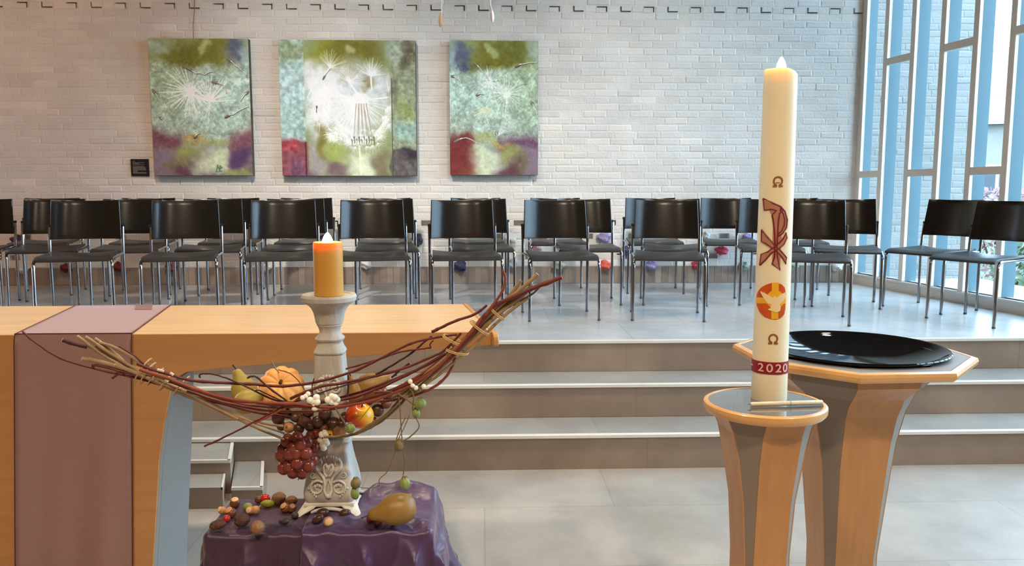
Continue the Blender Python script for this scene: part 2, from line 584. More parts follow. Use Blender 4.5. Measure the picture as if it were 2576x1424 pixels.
def wall_cells(rows, x0, x1, zb, pocket, bl=BL, ch=COURSE, base_col=(0.80, 0.77, 0.73)):
    mb = MB()
    cols = []

    def quad(vs, fs, col):
        n0 = len(mb.f)
        mb.add(vs, fs)
        cols.extend([col] * (len(mb.f) - n0))
    for r in range(rows):
        z0 = zb + r * ch
        off = -(r % 2) * bl * 0.5
        if not any(pocket(r, x0 + off + q * bl, 0) for q in range(8)):
            off += rng.uniform(-.2, .2) * bl
        x = x0 + off
        while x < x1:
            segs = [(x, x + bl)]
            pk = pocket(r, x, x + bl)
            if pk:
                half = x + bl * 0.5
                segs = [(x, half), (half, x + bl)]
            for si, (a, b) in enumerate(segs):
                a2, b2 = max(a, x0), min(b, x1)
                if b2 - a2 < 0.015:
                    continue
                zt = z0 + ch
                tone = 1.0 + rng.normal(0, 0.030)
                pink = rng.rand()
                col = tuple(base_col[k] * tone * (1.0, 0.985, 0.96)[k] ** (pink * 2.0) for k in range(3)) + (1,)
                if pink > 0.93:
                    col = tuple(min(1, c * 1.07) for c in col[:3]) + (1,)
                ispk = pk and si == pk[0]
                if ispk:
                    d = 0.075
                    m = 0.006
                    v = [(a2, 0, z0), (b2, 0, z0), (b2, 0, zt), (a2, 0, zt),
                         (a2 + m, 0, z0 + m), (b2 - m, 0, z0 + m), (b2 - m, 0, zt - m), (a2 + m, 0, zt - m),
                         (a2 + m, d, z0 + m), (b2 - m, d, z0 + m), (b2 - m, d, zt - m), (a2 + m, d, zt - m)]
                    f = [(0, 1, 5, 4), (1, 2, 6, 5), (2, 3, 7, 6), (3, 0, 4, 7),
                         (4, 5, 9, 8), (5, 6, 10, 9), (6, 7, 11, 10), (7, 4, 8, 11), (8, 9, 10, 11)]
                    quad(v, f, col)
                    if pk[1]:
                        # a loose header set back in the hole, leaving a dark slot on two sides
                        s = 0.013
                        dx0, dx1 = (m + s, 0.001) if pk[1] == 1 else (0.001, m + s)
                        dz0, dz1 = (m + s, 0.001) if pk[1] == 1 else (0.001, m + s)
                        q = ((a2 + dx0, -0.002, z0 + dz0), (b2 - dx1, d - 0.002, zt - dz1))
                        n0 = len(mb.f)
                        mb.box(*q)
                        cols.extend([col] * (len(mb.f) - n0))
                    continue
                j = 0.0045
                t = -0.0004 + rng.normal(0, 0.0010)
                jit = rng.normal(0, 0.0022, 4)
                e = 0.007
                v = [(a2, 0.0022, z0), (b2, 0.0022, z0), (b2, 0.0022, zt), (a2, 0.0022, zt),
                     (a2 + j, 0.0014, z0 + j + jit[0]), (b2 - j, 0.0014, z0 + j + jit[1]), (b2 - j, 0.0014, zt - j + jit[2]), (a2 + j, 0.0014, zt - j + jit[3]),
                     (a2 + j + e, t, z0 + j + e + jit[0]), (b2 - j - e, t, z0 + j + e + jit[1]), (b2 - j - e, t, zt - j - e + jit[2]), (a2 + j + e, t, zt - j - e + jit[3])]
                f = [(0, 1, 5, 4), (1, 2, 6, 5), (2, 3, 7, 6), (3, 0, 4, 7),
                     (4, 5, 9, 8), (5, 6, 10, 9), (6, 7, 11, 10), (7, 4, 8, 11), (8, 9, 10, 11)]
                n0 = len(mb.f)
                mb.add(v, f)
                mcol = tuple(c * 0.98 for c in col[:3]) + (1,)
                cols.extend([mcol] * 4 + [col] * 5)
            x += bl
    return mb, cols


def build_colored(mb, cols, name, m, y, **k):
    me = bpy.data.meshes.new(name)
    me.from_pydata(mb.v, [], mb.f)
    a = me.color_attributes.new('col', 'FLOAT_COLOR', 'CORNER')
    arr = np.empty((len(me.loops), 4), np.float32)
    tot = np.array([len(p) for p in mb.f])
    arr[:] = np.repeat(np.array(cols, np.float32), tot, axis=0)
    a.data.foreach_set('color', arr.ravel())
    me.materials.append(m)
    o = bpy.data.objects.new(name, me)
    o.location = (0, y, 0)
    C.objects.link(o)
    return o


ZB = PZ + 0.165
N_ROWS = int((CEIL - ZB) / COURSE)
z_hole = [0.69, 0.83, 0.97]     # approximate heights of the three rows of holes
hole_rows = [1, 4, 6]
top_rows = [int((3.13 - ZB) / COURSE), int((3.13 - ZB) / COURSE) + 1]
POCKETS = []


def pocket(r, a, b):
    k = int(round((a - X0) / BL * 2))
    if r in (1, 6) and k % 4 in (0, 1):
        POCKETS.append((r, a, b))
        return (0, 0 if (k // 4) % 3 else 2)
    if r == 4 and k % 4 in (2, 3):
        POCKETS.append((r, a, b))
        return (0, 0)
    if r == top_rows[0]:
        return (0, 1 if k % 4 in (0, 1) else 2)
    return None


mbw, cw = wall_cells(N_ROWS, X0, X1, ZB, pocket)
wall = build_colored(mbw, cw, 'wall_back', M['brick'], WALL_Y)
tag(wall, kind='structure')
# solid core behind the brick face so that no daylight leaks through
struct(MB().box((X0 - 0.3, WALL_Y + 0.085, 0), (3.72, WALL_Y + 0.30, CEIL)), 'wall_back_core', M['plaster'], smooth=False)
# soldier course of dark clinkers at the foot of the wall
mbs, cs = MB(), []
x = X0
while x < X1:
    t = 1 + rng.normal(0, 0.16)
    j = 0.004
    n0 = len(mbs.f)
    w = 0.064
    mbs.add([(x, .004, PZ), (x + w, .004, PZ), (x + w, .004, ZB), (x, .004, ZB), (x + j, 0, PZ + j), (x + w - j, 0, PZ + j), (x + w - j, 0, ZB - j), (x + j, 0, ZB - j)],
            [(0, 1, 5, 4), (1, 2, 6, 5), (2, 3, 7, 6), (3, 0, 4, 7), (4, 5, 6, 7)])
    c0 = (0.30 * t, 0.235 * t, 0.19 * t, 1)
    cs.extend([(0.30, 0.27, 0.24, 1)] * 4 + [c0])
    x += w
tag(build_colored(mbs, cs, 'baseboard_back', M['base_brick'], WALL_Y), kind='structure')

# the room beyond the frame: left wall, wall behind the camera, ceiling
struct(MB().box((-7.2, -3.0, 0), (-7.0, 8.0, CEIL)), 'wall_left', M['plaster'], smooth=False)
struct(MB().box((-7.0, -3.2, 0), (6.5, -3.0, CEIL)), 'wall_front', M['plaster'], smooth=False)
c1 = WA + WD * 6.88
struct(MB().prism([(-7.2, -3.2), (6.6, -3.2), (c1.x + .15, c1.y), (WA.x + .12, WA.y), (3.66, 8.05), (-7.2, 8.05)], CEIL, CEIL + 0.15), 'ceiling', M['ceiling'], smooth=False)
# solid pier closing the window wall outside the frame
e1 = WA + WD * 6.88
struct(MB().prism([(e1.x, e1.y), (e1.x + 0.3, e1.y), (6.7, -3.2), (6.4, -3.2)], 0, CEIL), 'wall_right', M['plaster'], smooth=False)


# ------------------------------------------------------------------ window wall
def wpt(t, o=0.0):
    """place t along the window wall, o outwards"""
    p = WA + WD * t - WN * o
    return p.x, p.y


def wbox(mb, t0, t1, o0, o1, z0, z1):
    mb.prism([wpt(t0, o0), wpt(t1, o0), wpt(t1, o1), wpt(t0, o1)], z0, z1)
    return mb


PITCHW, PW = 0.369, 0.056
LOW, HIGH = 1.592, 2.582
SILL = 0.095
NB = 18
struct(wbox(wbox(MB(), -0.06, 6.88, 0.0, 0.11, 0.0, PZ + SILL), -0.06, 6.88, -0.012, 0.08, PZ + SILL - 0.02, PZ + SILL), 'window_sill', M['frame'], smooth=False, bevel=0.003, seg=1)
struct(wbox(MB(), -0.06, 6.88, 0.0, 0.11, CEIL - 0.2, CEIL), 'window_head', M['frame'], smooth=False)
for b in range(NB + 1):
    t = b * PITCHW - (0.065 if b == 0 else PW / 2)
    m_ = wbox(MB(), t, t + (0.13 if b == 0 else PW), 0.0, 0.032, PZ + SILL, CEIL - 0.2)
    struct(m_, 'window_post', M['frame'], smooth=False, bevel=0.003, seg=1)
    if b == NB:
        break
    ta, tb = b * PITCHW + (0.065 if b == 0 else PW / 2), (b + 1) * PITCHW - PW / 2
    mb_ = MB()
    zs = [LOW, 3.56] if b % 2 == 0 else [HIGH]
    for z in zs:
        wbox(mb_, ta - 0.002, tb + 0.002, 0.002, 0.031, z - 0.03, z + 0.03)
    wi = struct(mb_, 'window_%d' % (b + 1), M['frame'], smooth=False)
    g = wbox(MB(), ta, tb, 0.022, 0.028, PZ + SILL, CEIL - 0.2).build('pane', M['glass'], None, smooth=False)
    g.parent = wi
    # deep blue fin outside each post
    fn = wbox(MB(), b * PITCHW - 0.024, b * PITCHW + 0.024, 0.036, 0.140, PZ - 0.3, CEIL + 0.2)
    struct(fn, 'trim_fin', M['fin'], smooth=False)

# ------------------------------------------------------------------ outdoors
OXE = at_y(2452, 300, 8.05).x      # outer corner of the brick wing
ob, oc = wall_cells(62, 0, OXE - 3.80, 0.0, lambda *a: None, base_col=(0.21, 0.212, 0.205))
ow = build_colored(ob, oc, 'outside_wall', M['brick'], 0)
ow.location = (3.80, 8.05, 0.2)
tag(ow, kind='structure')
struct(MB().box((3.74, 8.06, 0), (OXE - .005, 8.4, 4.6)), 'outside_wall_core', M['house_wall'], smooth=False)
struct(MB().box((3.9, -20, -0.05), (80, 90, 0.12)), 'ground', M['lawn'], smooth=False)


def house(x, y, w, d, eave, ridge, rz, label):
    h = thing('house', (x, y, 0.12), label, 'house', None, rz)
    MB().box((-w / 2, -d / 2, 0), (w / 2, d / 2, eave)).build('wall', M['house_wall'], h, smooth=False)
    r = MB()
    r.add([(-w / 2 - .3, -d / 2 - .4, eave - .1), (w / 2 + .3, -d / 2 - .4, eave - .1), (w / 2 + .3, d / 2 + .4, eave - .1), (-w / 2 - .3, d / 2 + .4, eave - .1), (-w / 2 - .3, 0, ridge), (w / 2 + .3, 0, ridge)],
          [(0, 1, 5, 4), (2, 3, 4, 5), (1, 2, 5), (3, 0, 4), (0, 3, 2, 1)])
    r.build('roof', M['house_roof'], h, smooth=False)
    for k, wx in enumerate(np.arange(-w / 2 + 1.2, w / 2 - 0.6, 2.1)):
        for wz in ((0.9, 2.2), (3.3, 4.5)):
            if wz[1] > eave:
                continue
            f = MB().box((wx - .75, -d / 2 - .06, wz[0] - .08), (wx + .75, -d / 2 - .003, wz[1] + .08)).build('window_frame', M['white_paint'], h, smooth=False)
            p = MB()
            for q in (-1, 1):
                p.box((wx + q * .37 - .31, -d / 2 - .075, wz[0]), (wx + q * .37 + .31, -d / 2 - .062, wz[1]))
            p.build('window_pane', M['house_glass'], f, smooth=False)
    return h


house(21.5, 34.0, 11.0, 7.0, 3.9, 7.2, math.radians(-28), 'brick house with grey roof, seen through the right-hand windows')
house(33.0, 24.0, 9.0, 7.0, 3.9, 6.8, math.radians(-40), 'second house, partly hidden at the right edge behind shrubs')


def shrub(x, y, r, h, m, n, label, seed):
    rs = random.Random(seed)
    t = thing('shrub', (x, y, 0.12), label, 'shrub')
    lv = MB()
    for _ in range(n):
        a, e = rs.uniform(0, 2 * PI), rs.uniform(0.05, 1)
        rad = r * (0.55 + 0.45 * rs.random()) * math.sqrt(1 - (2 * e - 1) ** 2 * 0.8)
        c = Vector((rad * math.cos(a), rad * math.sin(a), h * e))
        u = Vector((rs.uniform(-1, 1), rs.uniform(-1, 1), rs.uniform(-1, 1))).normalized()
        w = u.orthogonal().normalized()
        s = rs.uniform(0.04, 0.075)
        lv.add([c - u * s, c + w * s * .5, c + u * s, c - w * s * .5], [(0, 1, 2, 3)])
    lv.build('foliage', m, t, smooth=False)
    st = MB()
    for k in range(5):
        a = 2 * PI * k / 5
        st.tube([(0.03 * math.cos(a), 0.03 * math.sin(a), 0), (r * .4 * math.cos(a), r * .4 * math.sin(a), h * .5), (r * .6 * math.cos(a), r * .6 * math.sin(a), h * .85)], [.02, .014, .006], 5)
    st.build('stem', M['stem'], t)
    return t


shrub(7.35, 11.3, 0.65, 1.35, M['leaf_red'], 900, 'reddish leafless-looking shrub outside the window', 1)
shrub(6.75, 9.6, 0.55, 0.85, M['leaf'], 900, 'low pale green shrub outside the fifth window', 2)
shrub(6.25, 8.55, 0.5, 0.95, M['leaf'], 900, 'green shrub outside the window at the right edge', 3)
shrub(8.6, 10.3, 0.7, 1.1, M['leaf'], 900, 'green shrub behind the others outside the right-hand windows', 4)

# ------------------------------------------------------------------ half steps beside the altar
SK = -.25                       # these steps are set a little askew, like the altar runner
for (xr, y0, y1, xl, z, lab, nm) in [
    (-1.214, 3.815, 4.095, -2.6, 0.165, 'tiled half step with white metal edging against the lowest stair', 0),
    (-1.195, 3.63, 3.812, -2.6, 0.10, 'low tiled step in front of the edged half step, beside the altar leg', 1),
    (-1.040, 3.722, 4.095, -1.184, 0.064, 'small flat tiled block with pale edges at the right of the half steps', 2)]:
    d_ = SK * (y1 - y0)
    fl_, fr_, br_, bl_ = (xl, y0), (xr, y0), (xr + d_, y1), (xl + d_, y1)
    t = thing('step_block', ((xl + xr) / 2, (y0 + y1) / 2, 0), lab, 'step')
    o = W(MB().prism([fl_, fr_, br_, bl_], 0, z), 'block', M['tread'], t, smooth=False)
    o.data.materials.append(M['riser'])
    for p in o.data.polygons:
        if abs(p.normal.z) < 0.5:
            p.material_index = 1
    e = 0.012
    tr = MB()
    if nm != 1:
        tr.box((xl, y0 - .003, z - .012), (xr, y0 + e, z + .002))
        tr.prism([(xr - e, y0), (xr + .003, y0), (xr + d_ + .003, y1), (xr + d_ - e, y1)], z - .012, z + .002)
    else:
        tr.prism([(xr - .006, y0), (xr + .002, y0), (xr + d_ + .002, y1), (xr + d_ - .006, y1)], z - .012, z + .002)
    W(tr, 'edge_trim', M['nosing'], t, smooth=False)


# ------------------------------------------------------------------ paintings
def vnoise(shape, cells, seed):
    r = np.random.RandomState(seed)
    gy, gx = cells
    g = r.rand(gy + 2, gx + 2)
    y = np.linspace(0, gy, shape[0])[:, None]
    x = np.linspace(0, gx, shape[1])[None, :]
    yi, xi = np.minimum(y.astype(int), gy), np.minimum(x.astype(int), gx)
    fy, fx = y - yi, x - xi
    fy, fx = fy * fy * (3 - 2 * fy), fx * fx * (3 - 2 * fx)
    return g[yi, xi] * (1 - fy) * (1 - fx) + g[yi + 1, xi] * fy * (1 - fx) + g[yi, xi + 1] * (1 - fy) * fx + g[yi + 1, xi + 1] * fy * fx


def fbm(shape, c, seed, oct=4):
    t = np.zeros(shape)
    a = 0.5
    for k in range(oct):
        t += a * vnoise(shape, (max(2, int(c * 2 ** k * shape[0] / shape[1])), c * 2 ** k), seed + k)
        a *= 0.5
    return t / 0.9375


class Art:
    def __init__(self, w, h, seed):
        self.w, self.h = w, h
        self.img = np.ones((h, w, 3))
        self.U = np.linspace(0, 1, w)[None, :] * np.ones((h, 1))
        self.V = np.linspace(0, 1, h)[:, None] * np.ones((1, w))
        self.asp = h / w
        self.seed = seed
        self.warp = (fbm((h, w), 5, seed + 50) - 0.5, fbm((h, w), 5, seed + 60) - 0.5)

    def blob(self, u, v, ru, rv, col, a=1.0, hard=2.0, warp=0.20):
        d = ((self.U + self.warp[0] * warp - u) / ru) ** 2 + ((self.V + self.warp[1] * warp - v) / rv) ** 2
        k = (a * np.exp(-d ** hard))[..., None]
        self.img = self.img * (1 - k) + np.array(col) / 255.0 * k

    def rect(self, u0, u1, v0, v1, col, a=1.0, soft=0.01, warp=0.0):
        uu, vv = self.U + self.warp[0] * warp, self.V + self.warp[1] * warp
        s = lambda x: 1 / (1 + np.exp(-np.clip(x / soft, -40, 40)))
        k = (a * s(uu - u0) * s(u1 - uu) * s(vv - v0) * s(v1 - vv))[..., None]
        self.img = self.img * (1 - k) + np.array(col) / 255.0 * k

    def grain(self, amt, c, seed, v0=0.0, v1=1.0):
        n = (fbm((self.h, self.w), c, seed, 4) - 0.5) * 2 * amt
        m = ((self.V >= v0) & (self.V <= v1))
        self.img = np.clip(self.img * (1 + n * m)[..., None], 0, 1)

    def impasto(self, amt, seed, v0, v1):
        n = fbm((self.h, self.w), 60, seed, 3) - .5
        r = np.abs(fbm((self.h, self.w), 26, seed + 7, 3) - .5)
        cracks = np.clip(1 - r / .018, 0, 1) * .5
        k = 1 / (1 + np.exp(-(self.V - v0) / .02)) / (1 + np.exp((self.V - v1) / .02))
        self.img = np.clip(self.img * (1 + (n * 2 * amt - cracks * amt) * k)[..., None], 0, 1)

    def line(self, p, q, wid, col, a=1.0, taper=True):
        px, py, qx, qy = p[0], p[1] * self.asp, q[0], q[1] * self.asp
        x, y = self.U, self.V * self.asp
        dx, dy = qx - px, qy - py
        t = np.clip(((x - px) * dx + (y - py) * dy) / max(dx * dx + dy * dy, 1e-9), 0, 1)
        d = np.hypot(x - px - t * dx, y - py - t * dy)
        w_ = wid * (1 - 0.6 * t if taper else 1)
        k = (a * np.clip((w_ - d) / (0.5 / self.w * 1.6) + 0.5, 0, 1))[..., None]
        self.img = self.img * (1 - k) + np.array(col) / 255.0 * k

    def fan(self, c, r, a0, a1, n, col, wid, seed, a=0.8):
        rs = random.Random(seed)
        for i in range(n):
            t = math.radians(a0 + (a1 - a0) * (i + rs.uniform(-.4, .4)) / n)
            rr = r * rs.uniform(0.72, 1.08)
            self.line(c, (c[0] + rr * math.cos(t), c[1] + rr * math.sin(t) / self.asp), wid * rs.uniform(.6, 1.3), col, a * rs.uniform(.5, 1.0))

    def seed_stroke(self, pts, wid, col, dark=(84, 78, 64)):
        """a thin painted stalk with a seed at one end, edged dark on its lower side"""
        n = 8
        P = []
        for i in range(len(pts) - 1):
            for k in range(n):
                t = k / n
                P.append((pts[i][0] + (pts[i + 1][0] - pts[i][0]) * t, pts[i][1] + (pts[i + 1][1] - pts[i][1]) * t + .006 * math.sin(PI * t)))
        P.append(pts[-1])
        for i in range(len(P) - 1):
            t = i / (len(P) - 1)
            w_ = wid * (.30 + .75 * math.exp(-((t - .10) / .13) ** 2))
            self.line((P[i][0] + .003, P[i][1] - .004), (P[i + 1][0] + .003, P[i + 1][1] - .004), w_ * 1.05, dark, .75, False)
            self.line(P[i], P[i + 1], w_ * .75, col if t > .22 else (150, 140, 118), .9, False)

    def signature(self, x, y, s, col):
        for (a, b, c, d) in ((0, 0, .25, 1), (.25, 1, .45, .1), (.2, .5, .6, .55), (.6, 0, .62, .9), (.62, .9, .95, .5), (.95, .5, .65, .35), (-.1, -.2, .9, -.15)):
            self.line((x + a * s, y + b * s / self.asp), (x + c * s, y + d * s / self.asp), .006, col, .8, False)


def painting(px, label, art, name, y_front=WALL_Y - 0.075):
    (l, t), (r, b) = px
    p0, p1 = at_y(l, b, y_front), at_y(r, t, y_front)
    w, h = p1.x - p0.x, p1.z - p0.z
    root = thing(name, ((p0.x + p1.x) / 2, WALL_Y - 0.012, p0.z), label, 'painting', 'triptych of dandelion paintings')
    nw, nh = art.w, art.h
    xs = np.linspace(-w / 2, w / 2, nw)
    zs = np.linspace(0, h, nh)
    gx, gz = np.meshgrid(xs, zs)
    lum = art.img.mean(axis=2)
    gy = np.full_like(gx, y_front - (WALL_Y - 0.012)) - 0.0025 * (lum - 0.5)
    co = np.stack([gx, gy, gz], -1).reshape(-1, 3).astype(np.float32)
    idx = np.arange(nw * nh).reshape(nh, nw)
    faces = np.stack([idx[:-1, :-1], idx[:-1, 1:], idx[1:, 1:], idx[1:, :-1]], -1).reshape(-1, 4)
    me = bpy.data.meshes.new('canvas')
    me.from_pydata(co.tolist(), [], faces.tolist())
    a = me.color_attributes.new('col', 'FLOAT_COLOR', 'POINT')
    art.img = np.clip(.5 + (np.clip(art.img, 0, 1) - .5) * 1.12, 0, 1)
    lin = 1.12 * np.where(art.img <= 0.04045, art.img / 12.92, ((art.img + 0.055) / 1.055) ** 2.4)
    rgba = np.concatenate([lin.reshape(-1, 3), np.ones((nw * nh, 1))], 1).astype(np.float32)
    a.data.foreach_set('color', rgba.ravel())
    me.materials.append(M['painting'])
    me.shade_smooth()
    o = bpy.data.objects.new('canvas', me)
    C.objects.link(o)
    o.parent = root
    s = MB().box((-w / 2 - .001, y_front - WALL_Y + 0.014, -0.001), (w / 2 + .001, -0.001, h + .001))
    s.build('stretcher_edge', M['canvas_side'], root, smooth=False)
    return root


def left_right_art(seed, mirror):
    A = Art(250, 366, seed)
    f = (lambda u: 1 - u) if mirror else (lambda u: u)
    A.img[:] = np.array((168, 186, 170)) / 255
    A.blob(f(.75), .60, .5, .25, (182, 206, 196), .8)
    A.blob(f(.15), .62, .35, .2, (170, 190, 158), .7)
    A.rect(0, 1, .82, 1.1, (150, 158, 110), .9, .03, .2)
    A.blob(f(.40), .90, .3, .10, (112, 112, 52), .95)
    A.blob(f(.62), .89, .2, .10, (124, 122, 58), .8)
    A.blob(f(.55), .93, .06, .035, (186, 196, 146), .8)
    A.blob(f(.05), .95, .12, .06, (176, 196, 184), .7)
    A.blob(f(.88), .92, .12, .10, (98, 102, 130), .9)
    A.blob(f(.97), .85, .07, .12, (176, 200, 200), .7)
    A.grain(.20, 14, seed, .30, .82)
    A.grain(.16, 40, seed + 3, .26, .84)
    A.rect(-.1, .30, .20, .31, (120, 62, 78), .92, .02, .12) if not mirror else A.rect(-.1, .28, .02, .28, (112, 60, 66), .92, .02, .12)
    A.rect(.74, 1.1, .18, .32, (132, 72, 92), .85, .02, .15) if not mirror else A.rect(.55, 1.1, .13, .29, (108, 70, 96), .9, .02, .15)
    A.rect(-.1, 1.1, -.1, .19, (126, 108, 116), .9, .02, .08)
    A.blob(f(.10), .10, .18, .10, (140, 122, 138), .8)
    A.blob(f(.32), .16, .14, .07, (150, 156, 96), .9)
    A.blob(f(.20), .08, .10, .06, (120, 116, 84), .8)
    A.blob(f(.62), .09, .20, .10, (206, 216, 186), .95)
    A.blob(f(.70), .15, .10, .06, (200, 212, 180), .9)
    A.blob(f(.90), .14, .14, .08, (92, 70, 104), .9)
    A.blob(f(.86), .03, .14, .04, (150, 156, 104), .9)
    A.blob(f(.30), .03, .12, .05, (104, 66, 78), .8)
    A.blob(f(.42), .245, .12, .03, (176, 150, 92), .8)
    A.blob(f(.60), .27, .14, .05, (168, 172, 116), .7)
    if mirror:
        A.rect(-.1, .26, -.1, .275, (126, 62, 60), .92, .02, .12)
    A.grain(.10, 30, seed + 9)
    white = (244, 247, 244)
    if not mirror:
        A.fan((.40, .62), .29, 100, 330, 26, white, .0085, seed, .95)
        A.fan((.40, .62), .22, -20, 100, 18, white, .005, seed + 1)
        A.fan((.59, .545), .27, 5, 175, 20, white, .0085, seed + 2, .95)
        A.fan((.59, .545), .28, 200, 300, 16, (214, 226, 214), .006, seed + 4, .6)
        A.line((.40, .62), (.42, .40), .0055, (236, 240, 230), .8)
        A.line((.59, .545), (.56, .33), .0055, (230, 236, 222), .7)
        strokes = [[(.34, .80), (.46, .75), (.55, .74), (.63, .76)], [(.78, .86), (.86, .81), (.97, .74)], [(.02, .63), (.08, .56), (.13, .50)],
                   [(.74, .43), (.82, .45), (.98, .51)], [(.98, .62), (.90, .55)], [(.62, .69), (.74, .66), (.76, .61)], [(.42, .28), (.47, .31)], [(.08, .43), (.14, .38)]]
        A.signature(.63, .035, .06, (96, 124, 100))
    else:
        A.fan((.45, .70), .20, 190, 350, 24, white, .005, seed)
        A.fan((.45, .70), .17, 10, 170, 16, white, .006, seed + 1, .6)
        A.fan((.64, .61), .22, 0, 360, 40, (238, 244, 236), .006, seed + 2)
        A.fan((.41, .51), .20, 190, 350, 20, (214, 220, 186), .006, seed + 3)
        A.line((.64, .61), (.63, .45), .0055, white, .8)
        A.fan((.55, .30), .25, 20, 80, 14, (222, 230, 222), .006, seed + 5, .7)
        strokes = [[(.27, .84), (.36, .78), (.44, .71)], [(.02, .74), (.08, .72), (.13, .69)], [(.30, .60), (.38, .605)], [(.92, .55), (.96, .50), (.99, .46)],
                   [(.74, .81), (.84, .83), (.98, .84)], [(.05, .25), (.18, .28), (.30, .24)], [(.52, .32), (.54, .28)]]
    for s_ in strokes:
        A.seed_stroke(s_, .015, (236, 234, 220))
    A.impasto(.13, seed + 31, .20, .84)
    return A


def middle_art():
    A = Art(350, 356, 71)
    A.img[:] = np.array((150, 160, 118)) / 255
    # centre panel
    A.blob(.36, .90, .16, .10, (142, 144, 60), .95)
    A.blob(.58, .92, .22, .10, (118, 112, 52), .95)
    A.blob(.53, .91, .04, .04, (186, 188, 138), .8)
    A.blob(.48, .75, .14, .10, (140, 128, 84), .9)
    A.blob(.30, .60, .18, .22, (224, 230, 232), .95)
    A.blob(.24, .42, .08, .20, (214, 224, 224), .9)
    A.blob(.60, .52, .28, .22, (206, 214, 216), .95)
    A.blob(.70, .70, .14, .12, (200, 206, 210), .85)
    A.blob(.66, .67, .05, .05, (140, 130, 84), .8)
    A.blob(.24, .14, .10, .12, (170, 164, 172), .8)
    A.blob(.30, .26, .06, .14, (132, 122, 64), .85)
    A.blob(.42, .21, .09, .10, (164, 176, 108), .95)
    A.blob(.40, .05, .10, .06, (120, 96, 110), .85)
    A.blob(.62, .10, .14, .11, (222, 230, 206), .95)
    A.blob(.54, .04, .10, .06, (210, 220, 190), .8)
    A.blob(.74, .08, .08, .12, (122, 110, 88), .8)
    A.blob(.76, .36, .08, .10, (168, 176, 138), .7)
    white = (250, 251, 252)
    haze = np.clip((fbm((A.h, A.w), 6, 300, 5) - .40) * 4.5, 0, 1)
    zone = np.exp(-(((A.U - .50) / .34) ** 2 + ((A.V - .57) / .27) ** 2) ** 2)
    k = (haze * zone * .85)[..., None]
    A.img = A.img * (1 - k) + np.array((226, 231, 238)) / 255 * k
    A.blob(.32, .62, .13, .20, (232, 236, 242), .8, 2, .35)
    A.blob(.52, .45, .20, .17, (214, 220, 222), .75, 2, .2)
    A.fan((.58, .56), .31, 165, 262, 40, white, .0050, 5, .75)
    A.fan((.58, .56), .27, 262, 300, 9, (206, 200, 186), .0050, 15, .8)
    A.fan((.58, .56), .26, 300, 385, 18, white, .0040, 6, .5)
    rm_ = random.Random(8)
    for k in range(90):
        a = math.radians(rm_.uniform(160, 350))
        r0 = rm_.uniform(.20, .34)
        c = (.58 + r0 * math.cos(a), .55 + r0 * math.sin(a))
        A.fan(c, .06, math.degrees(a) - 80, math.degrees(a) + 80, 11, white, .0030, k, .55)
    for c, s0, t in (((.51, .69), (.59, .58), 70), ((.67, .74), (.675, .64), 85), ((.80, .585), (.65, .565), 20), ((.37, .80), (.315, .72), 60), ((.235, .65), (.20, .58), 120), ((.40, .62), (.54, .57), 165)):
        A.line(s0, c, .0055, white, .95, False)
        A.fan(c, .13, t - 80, t + 80, 26, white, .0035, int(t * 7), .6)
    A.blob(.585, .572, .062, .042, (250, 251, 250), 1, 3, .01)
    for k in range(10):
        A.line((.55 + k * .009, .535), (.515 + k * .018, .25 + .03 * (k % 3)), .0045, (176, 166, 146) if k % 2 else white, .8)
    for k in range(10):
        A.line((.52 + k * .018, .27 + .02 * (k % 2)), (.524 + k * .0185, .225 + .02 * (k % 3)), .0045, (96, 80, 74), .75)
        A.line((.515 + k * .018, .255), (.51 + k * .018, .235), .004, white, .8)
    A.line((.575, .22), (.585, .0), .008, (236, 238, 220), .75, False)
    A.seed_stroke([(.315, .715), (.37, .79)], .006, (214, 212, 206))
    A.seed_stroke([(.265, .52), (.262, .47)], .006, (96, 86, 76))
    # side panels, rougher
    side = A.img.copy()
    A.rect(-.1, .178, -.1, 1.1, (172, 198, 194), 1, .003)
    A.blob(.08, .92, .14, .10, (152, 166, 134), .9)
    A.blob(.05, .62, .12, .16, (188, 214, 218), .8)
    A.rect(-.1, .178, -.1, .25, (140, 86, 94), .95, .003, .06)
    A.blob(.05, .20, .07, .05, (176, 84, 96), .9)
    A.blob(.12, .05, .10, .06, (122, 92, 122), .8)
    A.rect(.82, 1.1, -.1, 1.1, (156, 164, 138), 1, .003)
    A.blob(.97, .90, .05, .12, (110, 104, 88), .9)
    A.blob(.87, .93, .06, .07, (166, 178, 164), .9)
    A.blob(.86, .66, .05, .16, (126, 128, 108), .8)
    A.blob(.93, .48, .07, .08, (154, 166, 110), .8)
    A.blob(.92, .33, .10, .09, (158, 188, 178), .9)
    A.rect(.82, 1.1, -.1, .19, (104, 96, 98), .9, .003, .1)
    A.blob(.95, .14, .06, .06, (66, 58, 66), .8)
    mk = ((A.U < .178) | (A.U > .82))
    n = (fbm((A.h, A.w), 40, 91, 4) - .5) * .5
    A.img = np.clip(A.img * (1 + n * mk)[..., None], 0, 1)
    A.grain(.08, 30, 77)
    A.line((.178, 0), (.178, .25), .004, (80, 40, 54), .8, False)
    A.line((.822, .0), (.822, .72), .004, (90, 84, 74), .7, False)
    return A


painting(((389, 98), (624, 441)), 'portrait canvas with two white dandelion fans over maroon, nearest the small black plaque', left_right_art(11, False), 'painting')
painting(((711, 102), (1044, 442)), 'largest, square middle canvas with one big white dandelion head', middle_art(), 'painting')
painting(((1133, 103), (1354, 440)), 'portrait dandelion canvas with brown-red lower left corner, furthest from the plaque', left_right_art(23, True), 'painting')

